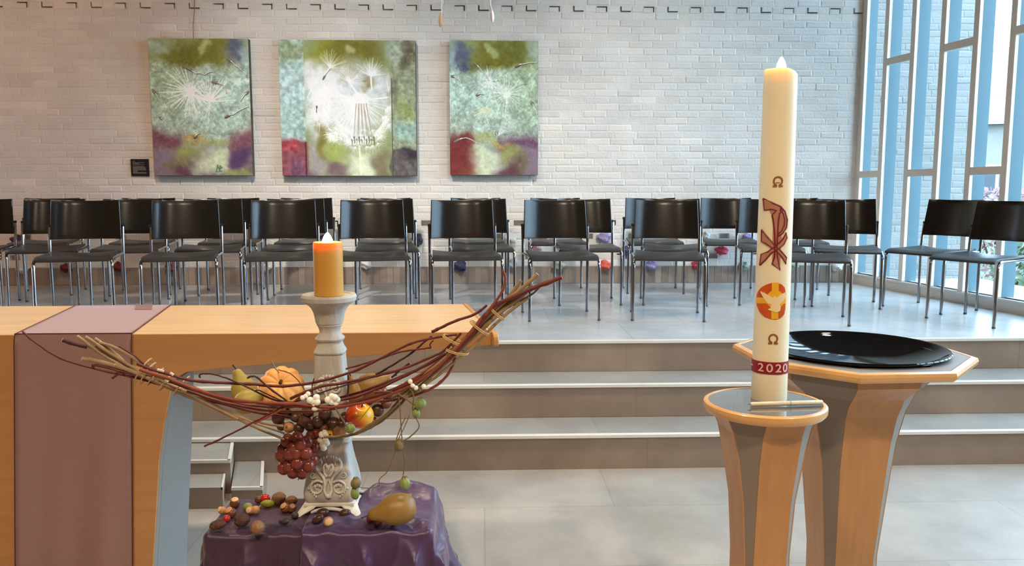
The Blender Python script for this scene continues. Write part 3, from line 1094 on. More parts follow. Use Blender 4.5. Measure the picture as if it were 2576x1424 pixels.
# plaque beside the first painting
p0, p1 = at_y(330, 443, WALL_Y - .016), at_y(373, 400, WALL_Y - .016)
pq = thing('wall_plaque', ((p0.x + p1.x) / 2, WALL_Y - .003, p0.z), 'small square black plaque with grey print on the brick wall', 'plaque')
W(MB().box((p0.x, WALL_Y - .016, p0.z), (p1.x, WALL_Y - .003, p1.z)), 'plate', M['plaque'], pq, bevel=.002, seg=1)
tx = MB()
pw, ph = p1.x - p0.x, p1.z - p0.z
for (u0, u1, v) in ((.10, .26, .87), (.12, .76, .78), (.12, .50, .74), (.12, .76, .66), (.12, .76, .56), (.12, .82, .51), (.12, .84, .46), (.12, .85, .41), (.12, .86, .36), (.12, .38, .31), (.12, .36, .26), (.12, .86, .21), (.12, .86, .17)):
    tx.box((p0.x + u0 * pw, WALL_Y - .0175, p0.z + (v - .016) * ph), (p0.x + u1 * pw, WALL_Y - .0155, p0.z + (v + .016) * ph))
W(tx, 'print', M['plaque_text'], pq, smooth=False)

# cord hanging down the wall to the first painting, and two strings with dried seed heads
cd = MB().tube([at_y(491, -120, WALL_Y - .012), at_y(489, 20, WALL_Y - .012), at_y(486, 60, WALL_Y - .02), at_y(487, 97, WALL_Y - .03)], .004, 6, smooth=4)
o = cd.build('cord', M['cord'], origin=at_y(487, 97, WALL_Y - .03))
tag(o, 'thin brown cord hanging down the wall to the leftmost canvas', 'cord')


def seed_string(pts, yy, lab, bud_px, m):
    t = thing('hanging_seed_head', at_y(pts[0][0], pts[0][1], yy), lab, 'decoration', 'seed heads hung on white strings')
    W(MB().tube([at_y(x, y, yy) for x, y in pts], .0035, 6, smooth=4), 'string', M['string'], t)
    a, b = at_y(*bud_px[0], yy), at_y(*bud_px[1], yy)
    mid_ = (a + b) / 2
    L = (b - a).length / 2
    rot = (b - a).normalized().to_track_quat('Z', 'Y').to_matrix()
    W(MB().ball(mid_, (.012, .012, L), 12, 8, rot, lambda d, th, ph: 1 + .18 * math.cos(ph * 4)), 'bud', m, t)
    return t


seed_string([(1112, -90), (1111, 0), (1111, 36)], 5.6, 'tan seed head on a white string, left of the pair above the paintings', [(1109, 34), (1108, 66)], M['bud'])
seed_string([(1233, -90), (1233, 0), (1236, 20), (1240, 42)], 5.6, 'slim white bud on a slanting string, right of the pair above the paintings', [(1237, 26), (1239, 56)], M['string'])


# ------------------------------------------------------------------ crumpled paper wads in the wall holes
def paper_mat(nm, rgb):
    return mat(nm, srgb(*rgb), 0.75, var=0.12, vscale=25)


PAPER = {'plum': (74, 52, 78), 'white': (216, 214, 208), 'dark red': (110, 36, 44), 'maroon': (134, 70, 78), 'navy': (52, 54, 84), 'slate': (74, 78, 94),
         'grey': (150, 150, 156), 'lavender': (150, 144, 186), 'orange-red': (214, 92, 76), 'purple': (98, 76, 122), 'crimson': (190, 64, 84), 'sage': (150, 158, 140), 'pink': (200, 160, 168)}
PM = {k: paper_mat(k.replace(' ', '_').replace('-', '_') + '_crepe_paper', v) for k, v in PAPER.items()}
wads = [(46, 606, 16, 13, 'plum', 'left of the whole chair rows'), (56, 675, 14, 11, 'white', 'below the leftmost plum wad'), (167, 674, 13, 10, 'dark red', 'behind the leftmost front chair'),
        (297, 671, 12, 11, 'dark red', 'between the first and second front chairs'), (433, 667, 14, 13, 'maroon', 'under the second front chair'),
        (818, 604, 17, 12, 'purple', 'behind the flame of the orange candle'), (668, 672, 12, 10, 'white', 'under the third front chair'), (922, 666, 13, 10, 'white', 'right of the orange candle'),
        (1049, 604, 15, 14, 'slate', 'high between the fourth and fifth front chairs'), (1157, 669, 17, 13, 'navy', 'under the fifth front chair'), (1283, 600, 16, 14, 'white', 'high between the fifth and sixth front chairs'),
        (1287, 666, 12, 12, 'grey', 'low between the fifth and sixth front chairs'), (1347, 622, 14, 12, 'pink', 'behind the seat of the sixth front chair'), (1405, 668, 15, 13, 'sage', 'under the sixth front chair'),
        (1520, 597, 17, 13, 'lavender', 'high between the sixth and seventh front chairs'), (1520, 667, 15, 11, 'orange-red', 'low between the sixth and seventh front chairs'), (1575, 631, 11, 11, 'purple', 'left of the seventh front chair'),
        (1637, 667, 16, 11, 'lavender', 'under the seventh front chair'), (1752, 667, 12, 10, 'crimson', 'low behind the right leg of the seventh front chair'), (1775, 594, 9, 10, 'white', 'high right of the seventh front chair'),
        (1816, 630, 16, 10, 'crimson', 'in the open gap left of the tall candle'), (1878, 597, 12, 9, 'lavender', 'just left of the tall candle'), (1872, 670, 13, 10, 'sage', 'low beside the tall candle'),
        (1985, 593, 14, 10, 'sage', 'high just right of the tall candle'), (1990, 667, 17, 12, 'sage', 'low just right of the tall candle'), (2105, 668, 14, 13, 'white', 'low near the window corner')]
for i, (px, py, rw, rh, cn, where) in enumerate(wads):
    rs = random.Random(100 + i)
    ctr = at_y(px, py, WALL_Y - .025)
    k = WALL_Y / FPX
    ph_ = [rs.uniform(0, 6.28) for _ in range(6)]

    def crumple(d, th, ph, q=ph_):
        return 1 + .16 * math.sin(3 * ph + q[0] + 2 * th) + .13 * math.sin(5 * th + q[1] - 2 * ph) + .09 * math.sin(7 * ph + q[2]) * math.sin(6 * th + q[3])
    o = MB().ball((0, 0, 0), (rw * k, .048, rh * k), 18, 12, None, crumple).build('paper_wad', PM[cn], auto=28)
    o.location = ctr
    tag(o, '%s crumpled paper in the wall, %s' % (cn, where), 'paper wad', 'crumpled paper in the wall holes')

# ------------------------------------------------------------------ chairs
M['grey_plastic'] = mat('grey_glide', srgb(84, 84, 86), 0.5, var=0.05)


def make_chair():
    root = thing('stacking_chair', (0, 0, PZ), 'black shell chair', 'chair', 'black chairs in curved rows on the platform')
    HW = 0.2375

    def sheet(fn, nu, nv, th):
        """fn(u,v) -> (point, normal); a curved board of thickness th"""
        top, bot = [], []
        for j in range(nv + 1):
            for i in range(nu + 1):
                p, n = fn(i / nu, j / nv)
                top.append(p + n * th / 2)
                bot.append(p - n * th / 2)
        N = (nu + 1) * (nv + 1)
        f = []
        for j in range(nv):
            for i in range(nu):
                a = j * (nu + 1) + i
                f.append((a, a + 1, a + nu + 2, a + nu + 1))
                f.append((N + a, N + a + nu + 1, N + a + nu + 2, N + a + 1))
        edge = [i for i in range(nu + 1)] + [(j + 1) * (nu + 1) - 1 for j in range(1, nv + 1)] + [nv * (nu + 1) + i for i in range(nu - 1, -1, -1)] + [j * (nu + 1) for j in range(nv - 1, 0, -1)]
        for k in range(len(edge)):
            a, b = edge[k], edge[(k + 1) % len(edge)]
            f.append((a, N + a, N + b, b))
        return MB().add(top + bot, f)

    def back(u, v):
        s = 2 * u - 1
        w = 0.232 - 0.010 * v
        # rounded corners
        x = s * w
        z = 0.540 + v * (0.279 - 0.006 * (1 - s * s))
        y = 0.205 + 0.050 * v - 0.026 * (s * s) - 0.026 * s ** 4 + 0.038
        return Vector((x, y, z)), Vector((-0.22 * s - 0.42 * s ** 3, -1, 0.12)).normalized()
    b = sheet(back, 14, 8, .011).build('backrest', M['chair_black'], root, bevel=0.004, seg=2)

    def seat(u, v):
        s = 2 * u - 1
        x = s * (0.232 - 0.012 * v)
        y = -0.235 + 0.415 * v
        z = 0.442 - 0.016 * (1 - s * s) * min(1, v * 2.2) + 0.012 * v * v - 0.022 * max(0, 1 - v * 6) ** 2
        return Vector((x, y, z)), Vector((0, 0, 1))
    sheet(seat, 14, 14, .016).build('seat', M['seat_ply'], root, bevel=0.005, seg=2)
    # slim front rail below the seat edge
    MB().tube([(-.20, -.20, .421), (.20, -.20, .421)], .008, 8).build('front_rail', M['black_plastic'], root)
    for s in (-1, 1):
        fl = MB().tube([(s * (HW + .002), -.212, .012), (s * HW, -.205, .36), (s * HW, -.200, .400), (s * (HW - .003), -.185, .421), (s * (HW - .005), -.15, .428), (s * (HW - .005), .02, .432), (s * (HW - .002), .185, .436)], .0105, 10)
        l = fl.build('leg', M['chrome'], root)
        MB().lathe([(.0085, 0), (.0112, 0), (.0112, .012), (.0106, .013)], 10, (s * (HW + .002), -.212, 0)).build('foot_tip', M['grey_plastic'], l)
        rl = MB().tube([(s * HW, .205, .012), (s * HW, .200, .43), (s * HW, .208, .52), (s * HW, .226, .634)], .0105, 10)
        l = rl.build('leg', M['chrome'], root)
        MB().lathe([(.0085, 0), (.0112, 0), (.0112, .012), (.0106, .013)], 10, (s * HW, .205, 0)).build('foot_tip', M['grey_plastic'], l)
        MB().lathe([(.0125, .628), (.0125, .642), (.008, .646)], 10, (s * HW, .2265, 0)).build('upright_cap', M['black_plastic'], l)
        # bracket that fixes the backrest to the upright
        MB().box((s * HW - s * .006 - .007, .215, .575), (s * HW - s * .006 + .007, .240, .600)).build('back_bracket', M['black_plastic'], root, bevel=.002, seg=1)
    return root


chair0 = make_chair()
ORD = ['first', 'second', 'third', 'fourth', 'fifth', 'sixth', 'seventh', 'eighth', 'ninth', 'tenth', 'eleventh', 'twelfth']
used = False


def place(px, yrear, ang, label):
    """chair whose upright tops are centred on px at depth yrear, turned by ang (positive = towards the right)"""
    global used
    p = at_y(px, 560, yrear)
    a = math.radians(ang)
    # the rear line is .215 behind the chair centre
    cx = p.x + .215 * math.sin(a)
    cy = p.y - .215 * math.cos(a)
    o = copy_tree(chair0) if used else chair0
    used = True
    o.location = (cx, cy, PZ)
    o.rotation_euler = (0, 0, a)
    o['label'] = label
    return o


front = [(216, 5.93, 13, 'leftmost front-row black chair, partly over the altar edge'),
         (468, 5.93, 12, 'front-row black chair above the pink altar runner, second from left'),
         (714, 5.93, 10, 'front-row black chair just left of the orange candle'),
         (937, 5.93, 9, 'front-row black chair just right of the orange candle'),
         (1163, 5.93, 6, 'front-row black chair with the navy paper wad beneath it'),
         (1397, 5.90, 4, 'front-row black chair behind the tips of the twig bundle'),
         (1676, 5.86, -9, 'front-row black chair standing clear between the twig tips and the tall candle'),
         (2040, 5.68, -19, 'front-row black chair half hidden by the tall cream candle')]
mid_row = [(-48, 6.62, 14, 'middle-row black chair cut by the left edge of the photo'),
           (139, 6.65, 13, 'middle-row black chair behind the leftmost front chair'),
           (336, 6.65, 12, 'middle-row black chair between the first two front chairs from the left'),
           (537, 6.65, 11, 'middle-row black chair between the second and third front chairs from the left'),
           (745, 6.65, 9, 'middle-row black chair behind the chair left of the orange candle'),
           (970, 6.65, 8, 'middle-row black chair behind the chair right of the orange candle'),
           (1205, 6.65, 5, 'middle-row black chair peeping out right of the fifth front chair'),
           (1468, 6.64, 1, 'middle-row black chair standing out right of the sixth front chair'),
           (1690, 6.60, -8, 'middle-row black chair hidden behind the seventh front chair'),
           (1930, 6.55, -12, 'middle-row black chair passing behind the left edge of the tall candle'),
           (2126, 6.42, -20, 'middle-row black chair behind the right side of the chair by the tall candle')]
back_row = [(133, 7.36, 10, 'back-row black chair at the left, by the brick wall'),
            (375, 7.36, 9, 'back-row black chair under the leftmost canvas edge'),
            (588, 7.36, 8, 'back-row black chair under the right edge of the leftmost canvas'),
            (772, 7.36, 6, 'back-row black chair under the left of the middle canvas'),
            (971, 7.36, 5, 'back-row black chair under the right of the middle canvas'),
            (1197, 7.36, 3, 'back-row black chair under the left of the third canvas'),
            (1397, 7.36, 0, 'back-row black chair just past the right side of the third canvas'),
            (1636, 7.33, -4, 'back-row black chair showing left of the seventh front chair'),
            (1826, 7.30, -7, 'back-row black chair in the gap left of the tall candle'),
            (1992, 7.20, -10, 'back-row black chair behind the tall candle')]
right_side = [(2383, 6.10, -61, 'side-facing black chair by the windows, the further of two'),
              (2508, 5.66, -62, 'side-facing black chair by the windows, nearest the right edge')]
for args in front + mid_row + back_row:
    place(*args)


def place_at(x, y, ang, label):
    o = copy_tree(chair0)
    o.location = (x, y, PZ)
    o.rotation_euler = (0, 0, math.radians(ang))
    o['label'] = label
    return o


def by_front_legs(pl, pr, ang, label):
    """chair set by its two front feet"""
    a, b = at_z(pl[0], pl[1], PZ), at_z(pr[0], pr[1], PZ)
    m_ = (a + b) / 2
    t = math.radians(ang)
    return place_at(m_.x + .212 * -math.sin(t), m_.y + .212 * math.cos(t), ang, label)




def by_rear_left(x, y, ang, label):
    """chair set by the foot of its left upright (left as the camera sees a chair facing it)"""
    a = math.radians(ang)
    lx, ly = -.2375, .205
    return place_at(x - (lx * math.cos(a) - ly * math.sin(a)), y - (lx * math.sin(a) + ly * math.cos(a)), ang, label)


by_rear_left(3.44, 6.28, -64, right_side[0][3])
by_rear_left(3.465, 5.69, -65, right_side[1][3])

# ------------------------------------------------------------------ altar table
AZ = 0.97
AF = 2.73                       # front plane
fl, fr = Vector((-2.9, AF, AZ)), Vector((0.025, AF, AZ))
br, bl = Vector((-0.087, 3.41, AZ)), Vector((-2.9, 3.42, AZ))
altar = thing('altar_table', (-1.3, 3.0, 0), 'beech wood altar table with angular legs, draped with a mauve runner', 'table')
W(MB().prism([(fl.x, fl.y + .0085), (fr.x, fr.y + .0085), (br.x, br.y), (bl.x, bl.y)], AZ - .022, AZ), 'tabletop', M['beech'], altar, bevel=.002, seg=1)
# front: one board whose lower edge rises to the right and which runs down into the leg
fp = [(-700, 842.5), (1236, 842), (1236, 868), (1000, 889), (760, 909), (560, 926), (470, 936), (436, 955), (429, 985), (414, 1060), (400, 1160), (392, 1300), (384, 1440), (376, 1560), (-700, 1560)]
poly = []
for (x, y) in fp:
    p = at_y(x, y, AF + .001)
    poly.append((p.x, AF + .001, max(0.0, min(AZ - .001, p.z))))
poly[0] = (poly[0][0], AF + .001, AZ - .001)
poly[1] = (poly[1][0], AF + .001, AZ - .001)
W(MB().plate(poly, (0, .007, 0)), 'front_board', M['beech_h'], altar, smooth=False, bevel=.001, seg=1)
W(MB().plate([(x, AF + .0092, min(z, AZ - .0225)) for x, _, z in poly], (0, .028, 0)), 'shaded_board_edge', M['grey_panel'], altar, smooth=False)  # grey layer whose colour paints the shade on the front board's edge
# back board, the same way but plain
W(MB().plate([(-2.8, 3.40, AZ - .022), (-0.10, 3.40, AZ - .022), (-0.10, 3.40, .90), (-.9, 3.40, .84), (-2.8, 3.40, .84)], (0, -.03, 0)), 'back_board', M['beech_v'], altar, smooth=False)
# right-hand end board with rounded front corner
d = (br - fr).normalized()
side = Vector((d.y, -d.x, 0))
ep = []
f0 = Vector((fr.x, fr.y, 0)) - d * .045
Lb = (br - fr).length + .05
for (s, z) in [(0.006, .927), (0.0, .933), (0.0, .948), (.003, .959), (.010, .967), (.022, .972), (Lb, .972), (Lb, .90)]:
    p = f0 + d * s
    ep.append((p.x, p.y, z))
W(MB().plate(ep, side * .018), 'end_board', M['beech_v'], altar, smooth=False, bevel=.002, seg=1)
# leg: grey panel set back behind the wooden front, lit from the side
gp_f, gp_b = [], []
for (xf, yf, xb, yb) in [(431, 960, 492, 985), (418, 1035, 489, 1040), (402, 1160, 485, 1160), (394, 1300, 480, 1300), (386, 1440, 475, 1440)]:
    a = at_y(xf + 8, yf, AF + .038)
    b = at_y(xb, yb, AF + .25)
    gp_f.append(Vector((a.x, AF + .038, a.z)))
    gp_b.append(Vector((b.x, AF + .25, b.z)))
for lst in (gp_f, gp_b):
    q = lst[-1]
    lst.append(Vector((q.x - .01, q.y, 0)))
mbp = MB()
rows = []
for a, b in zip(gp_f, gp_b):
    z = a.z
    rows.append([(a.x, a.y, z), (b.x, b.y, z), (b.x - .55, b.y, z), (a.x - .55, a.y, z)])
mbp.loft(rows)
W(mbp, 'leg', M['steel_panel'], altar, smooth=False, bevel=.003, seg=1)

# ------------------------------------------------------------------ mauve runner
rt = AZ + .0025
run = thing('altar_runner', (-1.4, 2.72, AZ), 'dull mauve linen runner hanging over the altar front', 'cloth')
top_l_f, top_r_f = at_z(28, 844, rt), at_z(330, 840, rt)
top_l_f.y = top_r_f.y = AF - .004
top_r_b, top_l_b = at_z(430, 767, rt), at_z(190, 769, rt)
NX = 24
rsr = random.Random(4)


def runner_mesh():
    mb = MB()
    rings = []
    rows_ = []
    for j in range(0, 9):
        t = 1 - j / 8
        l = top_l_f.lerp(top_l_b, t)
        r = top_r_f.lerp(top_r_b, t)
        rows_.append([(l.lerp(r, i / NX)).to_tuple() for i in range(NX + 1)])
    # front drop
    bl_, br_ = at_y(41, 1424, AF - .01), at_y(333, 1424, AF - .01)
    zb = .05
    t1 = (rt - bl_.z) / (rt - zb)
    for j in range(1, 31):
        t = j / 30
        z = rt - .004 - t * (rt - zb)
        row = []
        for i in range(NX + 1):
            u = i / NX
            x = (top_l_f.x + (bl_.x - top_l_f.x) * t / t1) * (1 - u) + (top_r_f.x + (br_.x - top_r_f.x) * t / t1) * u
            y = AF - .009 - .005 * t * math.sin(u * 9 + 1) - .004 * t * math.sin(u * 17 + 2 * t) - .006 * max(0, .1 - t) * 10 * (.3 + .3 * math.sin(u * 30))
            row.append((x, y, z))
        rows_.append(row)
    n = NX + 1
    v = [p for r in rows_ for p in r]
    f = [(j * n + i, (j + 1) * n + i, (j + 1) * n + i + 1, j * n + i + 1) for j in range(len(rows_) - 1) for i in range(NX)]
    return mb.add(v, f), rows_


rm, rrows = runner_mesh()
ro = W(rm, 'cloth_panel', M['runner'], run)
so = ro.modifiers.new('thickness', 'SOLIDIFY')
so.thickness = .002
so.offset = 0
for k, i in (('left', 0), ('right', NX)):
    W(MB().tube([Vector(r[i]) + Vector((0, -.001, .001)) for r in rrows], .0017, 6), 'hem', M['hem'], run)
W(MB().tube([Vector(p) + Vector((0, -.001, .0015)) for p in rrows[8]], .0018, 6), 'hem', M['hem'], run)
q = [at_z(x, y, rt + .0015) for x, y in ((340, 779), (382, 779), (384, 767), (344, 767))]
pt = W(MB().plate(q, (0, 0, .0012)), 'sewn_patch', M['hem'], run, smooth=False)
pt.data.materials[0] = mat('dark_mauve_patch', srgb(136, 100, 96), .85, var=.05)

# ------------------------------------------------------------------ tall candle stand, paschal candle
def octa(A, a, phi, z, c):
    out = []
    for k in range(4):
        t = phi + k * PI / 2
        for s in (-1, 1):
            out.append((c[0] + A * math.cos(t) - s * a * math.sin(t), c[1] + A * math.sin(t) + s * a * math.cos(t), z))
    return out


def octa_body(root, c, phi, sections, name_w='wood_panel', name_g='grey_panel', t_in=.006):
    """wooden planks on four sides and grey panels between; sections: (z, A, a)"""
    rings = [octa(A, a, phi, z, c) for z, A, a in sections]
    core = []
    for k in range(4):
        m1 = MB()
        i, j = 2 * k, 2 * k + 1
        mid_ = [Vector(((r[i][0] + r[j][0]) / 2, (r[i][1] + r[j][1]) / 2, r[i][2])) for r in rings]
        inn = [Vector((c[0], c[1], p.z)) for p in mid_]
        rr = []
        for r, cc in zip(rings, inn):
            p, q_ = Vector(r[i]), Vector(r[j])
            n = ((p + q_) / 2 - cc).normalized()
            rr.append([p, q_, q_ - n * .02, p - n * .02])
        m1.loft(rr)
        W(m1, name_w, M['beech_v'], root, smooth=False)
        m2 = MB()
        i, j = 2 * k + 1, (2 * k + 2) % 8
        rr = []
        for r, cc in zip(rings, inn):
            p, q_ = Vector(r[i]), Vector(r[j])
            n = ((p + q_) / 2 - cc)
            n = n.normalized()
            rr.append([p - n * .002, q_ - n * .002, q_ - n * .018, p - n * .018])
        m2.loft(rr)
        W(m2, name_g, M['grey_panel'], root, smooth=False)


SC = Vector((.693, 1.945, 0))
stand = thing('candle_stand', SC, 'flared beech and grey candle stand with round glass top under the tall candle', 'stand')
zt = .93
secs = []
for (py, l, r) in [(1046, 1788, 2058), (1100, 1806, 2038), (1172, 1822, 2021), (1286, 1838, 2000), (1424, 1843, 1986)]:
    yy = SC.y - .09
    z = at_y(1920, py, yy).z
    w = (r - l) / FPX * SC.y * 1.0
    secs.append((z, w))
secs2 = []
for k, (z, w) in enumerate(secs):
    tt = k / (len(secs) - 1)
    A = w / 2 * (.925 - .045 * tt)
    a = A * (.414 + .30 * tt)
    secs2.append((z, A, a))
secs2[0] = (zt - .02,) + secs2[0][1:]
zl, Al, al = secs2[-1]
secs2.append((0.05, Al * .98, al))
secs2.append((0.0, Al * 1.02, al))
PHI = math.radians(-109.6 + 26)
octa_body(stand, (SC.x, SC.y), PHI, secs2)
R_T = .148
W(MB().lathe([(R_T - .03, zt - .024), (R_T - .006, zt - .024), (R_T - .001, zt - .018), (R_T, zt - .010), (R_T - .001, zt - .003), (R_T - .006, zt), (R_T - .012, zt), (R_T - .013, zt - .004), (R_T - .03, zt - .004)], 64, (SC.x, SC.y, 0), cap=False), 'rim', M['beech_edge'], stand)
W(MB().lathe([(0.001, zt - .0225), (R_T - .014, zt - .0225), (R_T - .014, zt - .0015), (.001, zt - .0015)], 64, (SC.x, SC.y, 0), cap=False), 'glass_disc', M['glass_top'], stand)


def flame(root, base, h, r, name='flame', power=2.0):
    prof = [(r * .35, 0), (r * .8, h * .10), (r, h * .26), (r * .98, h * .44), (r * .80, h * .64), (r * .52, h * .82), (r * .25, h * .94), (.0006, h)]
    o = W(MB().lathe(prof, 16, tuple(base)), 'flame', M['flame'], root)
    return o


CB, CT = .0434, .0391
CC = Vector((.714, 1.976, zt - .0015))
z_top = 1.732
pasc = thing('paschal_candle', CC, 'tall cream church candle with red symbols on the round glass stand', 'candle')
H_ = z_top - CC.z
prof = [(.001, 0), (CB - .001, 0), (CB, .002)]
for k in range(1, 13):
    t = k / 12
    prof.append((CB + (CT - CB) * t, .002 + (H_ - .012) * t))
ringv = []
n = 48
mbc = MB()
rings = []
for r, z in prof:
    rings.append([(CC.x + r * math.cos(2 * PI * i / n), CC.y + r * math.sin(2 * PI * i / n), CC.z + z) for i in range(n)])


def rimz(a):
    # molten rim: higher at the left, a dip towards the right
    return .006 * math.cos(a - math.radians(200)) + .002 * math.sin(3 * a)


for r, z in ((CT - .0005, .000), (CT - .003, .004), (CT - .007, .003), (CT - .012, -.004), (CT * .4, -.010), (.001, -.011)):
    rings.append([(CC.x + r * math.cos(2 * PI * i / n), CC.y + r * math.sin(2 * PI * i / n), z_top - .004 + z + rimz(2 * PI * i / n) * (r / CT) ** 2) for i in range(n)])
mbc.loft(rings)
W(mbc, 'wax_body', M['wax_cream'], pasc)
W(MB().tube([(CC.x, CC.y, z_top - .016), (CC.x + .001, CC.y, z_top - .002), (CC.x + .002, CC.y, z_top + .006)], .0012, 6), 'wick', M['wick'], pasc)
flame(pasc, (CC.x + .001, CC.y, z_top - .006), .040, .0112, power=1.2)


def crad(z):
    t = min(1, max(0, (z - CC.z) / H_))
    return CB + (CT - CB) * t


ANG0 = -PI / 2 + math.radians(17)      # the symbols face a little to the right


def wrap(u, z, lift, ang0=ANG0):
    """u metres round the candle, z height"""
    r = crad(z) + lift
    a = ang0 + u / crad(z)
    return Vector((CC.x + r * math.cos(a), CC.y + r * math.sin(a), z))


def wrap_poly(poly, lift0, lift1, res=.0025):
    """a flat outline (u,z) laid on the wax as a low relief"""
    bm = bmesh.new()
    vs = [bm.verts.new((u, 0, z)) for u, z in poly]
    f = bm.faces.new(vs)
    bmesh.ops.triangulate(bm, faces=[f])
    for _ in range(3):
        es = [e for e in bm.edges if e.calc_length() > res]
        if not es:
            break
        bmesh.ops.subdivide_edges(bm, edges=es, cuts=1)
        bmesh.ops.triangulate(bm, faces=bm.faces)
    r = bmesh.ops.extrude_face_region(bm, geom=bm.faces[:])
    new = {v for v in r['geom'] if isinstance(v, bmesh.types.BMVert)}
    bm.verts.index_update()
    v = [wrap(p.co.x, p.co.z, lift1 if p in new else lift0) for p in bm.verts]
    fc = [tuple(q.index for q in ff.verts) for ff in bm.faces]
    bm.free()
    return MB().add(v, fc)


def px_uz(px, py):
    """point of the candle's surface seen at a pixel -> (u, z)"""
    d = _ray(px, py)
    r = CB
    for _ in range(3):
        ox, oy = -CC.x, -CC.y
        A = d[0] ** 2 + d[1] ** 2
        B = ox * d[0] + oy * d[1]
        Cq = ox * ox + oy * oy - r * r
        disc = B * B - A * Cq
        t = (-B - math.sqrt(max(disc, 0))) / A
        P = _c + d * t
        r = crad(P[2])
    a = math.atan2(P[1] - CC.y, P[0] - CC.x)
    return ((a - ANG0) * crad(P[2]), P[2])


def text_mesh(body, size):
    cu = bpy.data.curves.new('t', 'FONT')
    cu.body = body
    cu.size = size
    cu.align_x = 'CENTER'
    cu.align_y = 'CENTER'
    cu.offset = size * .012
    ob_ = bpy.data.objects.new('t', cu)
    C.objects.link(ob_)
    dg = bpy.context.evaluated_depsgraph_get()
    me = ob_.evaluated_get(dg).to_mesh()
    v = [p.co.copy() for p in me.vertices]
    f = [tuple(p.vertices) for p in me.polygons]
    ob_.evaluated_get(dg).to_mesh_clear()
    bpy.data.objects.remove(ob_)
    bpy.data.curves.remove(cu)
    return v, f


def wrap_text(body, size, u0, z0, name, m, lift=.0012, parent=None, sx=1.0):
    v, f = text_mesh(body, size)
    o = W(MB().add([wrap(u0 + p.x * sx, z0 + p.y, lift) for p in v], f), name, m, pasc, parent, smooth=False)
    s_ = o.modifiers.new('relief', 'SOLIDIFY')
    s_.thickness = .0010
    return o


for (px, py, nm, extra) in ((1957, 459, 'omega_symbol', True), (1945, 855, 'omega_symbol', False)):
    u, z = px_uz(px, py)
    wrap_text('\u03a9', .0330, u, z, nm, M['omega'])
    if extra:
        wrap_text('\u2013', .016, u, z + .0005, nm, M['omega'])

# red band near the foot, with the year
zb0, zb1 = at_y(1926, 943, CC.y - .043).z, at_y(1926, 912, CC.y - .043).z
band = MB()
rb = []
for z, l in ((zb0, 0), (zb0 + .0005, .0016), (zb1 - .0005, .0016), (zb1, 0)):
    rb.append([wrap(2 * PI * k / 64 * crad(z), z, l) for k in range(64)])
band.loft(rb, cap=False)
bo = W(band, 'red_band', M['wax_red'], pasc)
zc = (zb0 + zb1) / 2
for ch, xx in (('2', 1915), ('0', 1936), ('2', 1957), ('0', 1969.5)):
    u, _ = px_uz(xx, 930)
    if xx > 1965:
        u += .004
    wrap_text(ch, .0285, u, zc - .0002, 'year_digit', M['wax_letter'], .0026, bo, 1.1)
u, _ = px_uz(1893, 926)
wrap_text('\u2013', .026, u, zc + .002, 'year_dash', M['wax_letter'], .0026, bo, 1.2)

# chi-rho: broad copper strokes edged in maroon
def zz(px, py):
    return (1800 + px / 3.5615, 440 + py / 3.56)


def poly_px(pts):
    return [px_uz(*zz(x, y)) for x, y in pts]


chi = [
    # rho: flag and stem
    [(430, 212), (520, 255), (585, 285), (600, 320), (572, 345), (562, 420), (556, 520), (550, 640), (552, 720), (576, 850), (508, 795), (528, 740), (534, 640), (530, 520), (520, 420), (508, 360), (545, 318), (500, 308), (440, 316)],
    # bowl of the rho
    [(585, 285), (620, 325), (640, 400), (632, 470), (600, 520), (568, 545), (556, 548), (560, 528), (590, 500), (612, 455), (618, 400), (604, 345), (580, 318)],
    # chi, falling stroke
    [(416, 490), (470, 560), (530, 632), (590, 690), (632, 740), (628, 795), (590, 730), (540, 680), (490, 640), (450, 612), (416, 598)],
    # chi, rising stroke
    [(400, 808), (412, 712), (470, 690), (520, 650), (570, 610), (604, 570), (630, 520), (636, 560), (610, 620), (560, 660), (500, 700), (450, 760)],
]
for k, pts in enumerate(chi):
    pl_ = poly_px(pts)
    o = W(wrap_poly(pl_, .0, .0014 + .0002 * k), 'chi_rho_stroke', M['wax_brown'], pasc)
    W(MB().tube([wrap(u, z, .0012) for u, z in pl_ + pl_[:1]], .0021, 6), 'stroke_outline', M['wax_dark'], pasc, o)

# dove medallion
def med(pts):
    return poly_px(pts)


disc = med([(368, 1090), (380, 1050), (410, 1010), (450, 985), (500, 968), (540, 964), (590, 980), (618, 1010), (626, 1060), (626, 1130), (622, 1200), (612, 1250), (580, 1282), (540, 1296), (490, 1290), (440, 1270), (400, 1230), (372, 1170)])
do = W(wrap_poly(disc, 0, .0012), 'medallion', M['wax_rust'], pasc)
W(wrap_poly(med([(505, 965), (565, 965), (562, 1110), (560, 1290), (500, 1290), (505, 1110)]), .001, .0016), 'medallion_cross', M['wax_yellow'], pasc, do)
W(wrap_poly(med([(366, 1095), (440, 1100), (520, 1090), (624, 1090), (626, 1150), (520, 1160), (440, 1150), (368, 1150)]), .001, .0017), 'medallion_cross', M['wax_yellow'], pasc, do)
cp = [(535 + 78 * math.cos(t), 1115 + 84 * math.sin(t)) for t in [2 * PI * k / 20 for k in range(20)]]
W(wrap_poly(med(cp), .001, .0019), 'medallion_centre', M['wax_yellow'], pasc, do)
dove = med([(405, 1042), (440, 1055), (480, 1080), (512, 1102), (530, 1084), (548, 1100), (575, 1075), (618, 1050), (622, 1090), (600, 1130), (570, 1160), (580, 1185), (576, 1215), (545, 1232), (520, 1222), (490, 1214), (470, 1205), (500, 1185), (512, 1165), (470, 1150), (440, 1110)])
W(wrap_poly(dove, .0015, .0028), 'dove_relief', M['wax_pale'], pasc, do)

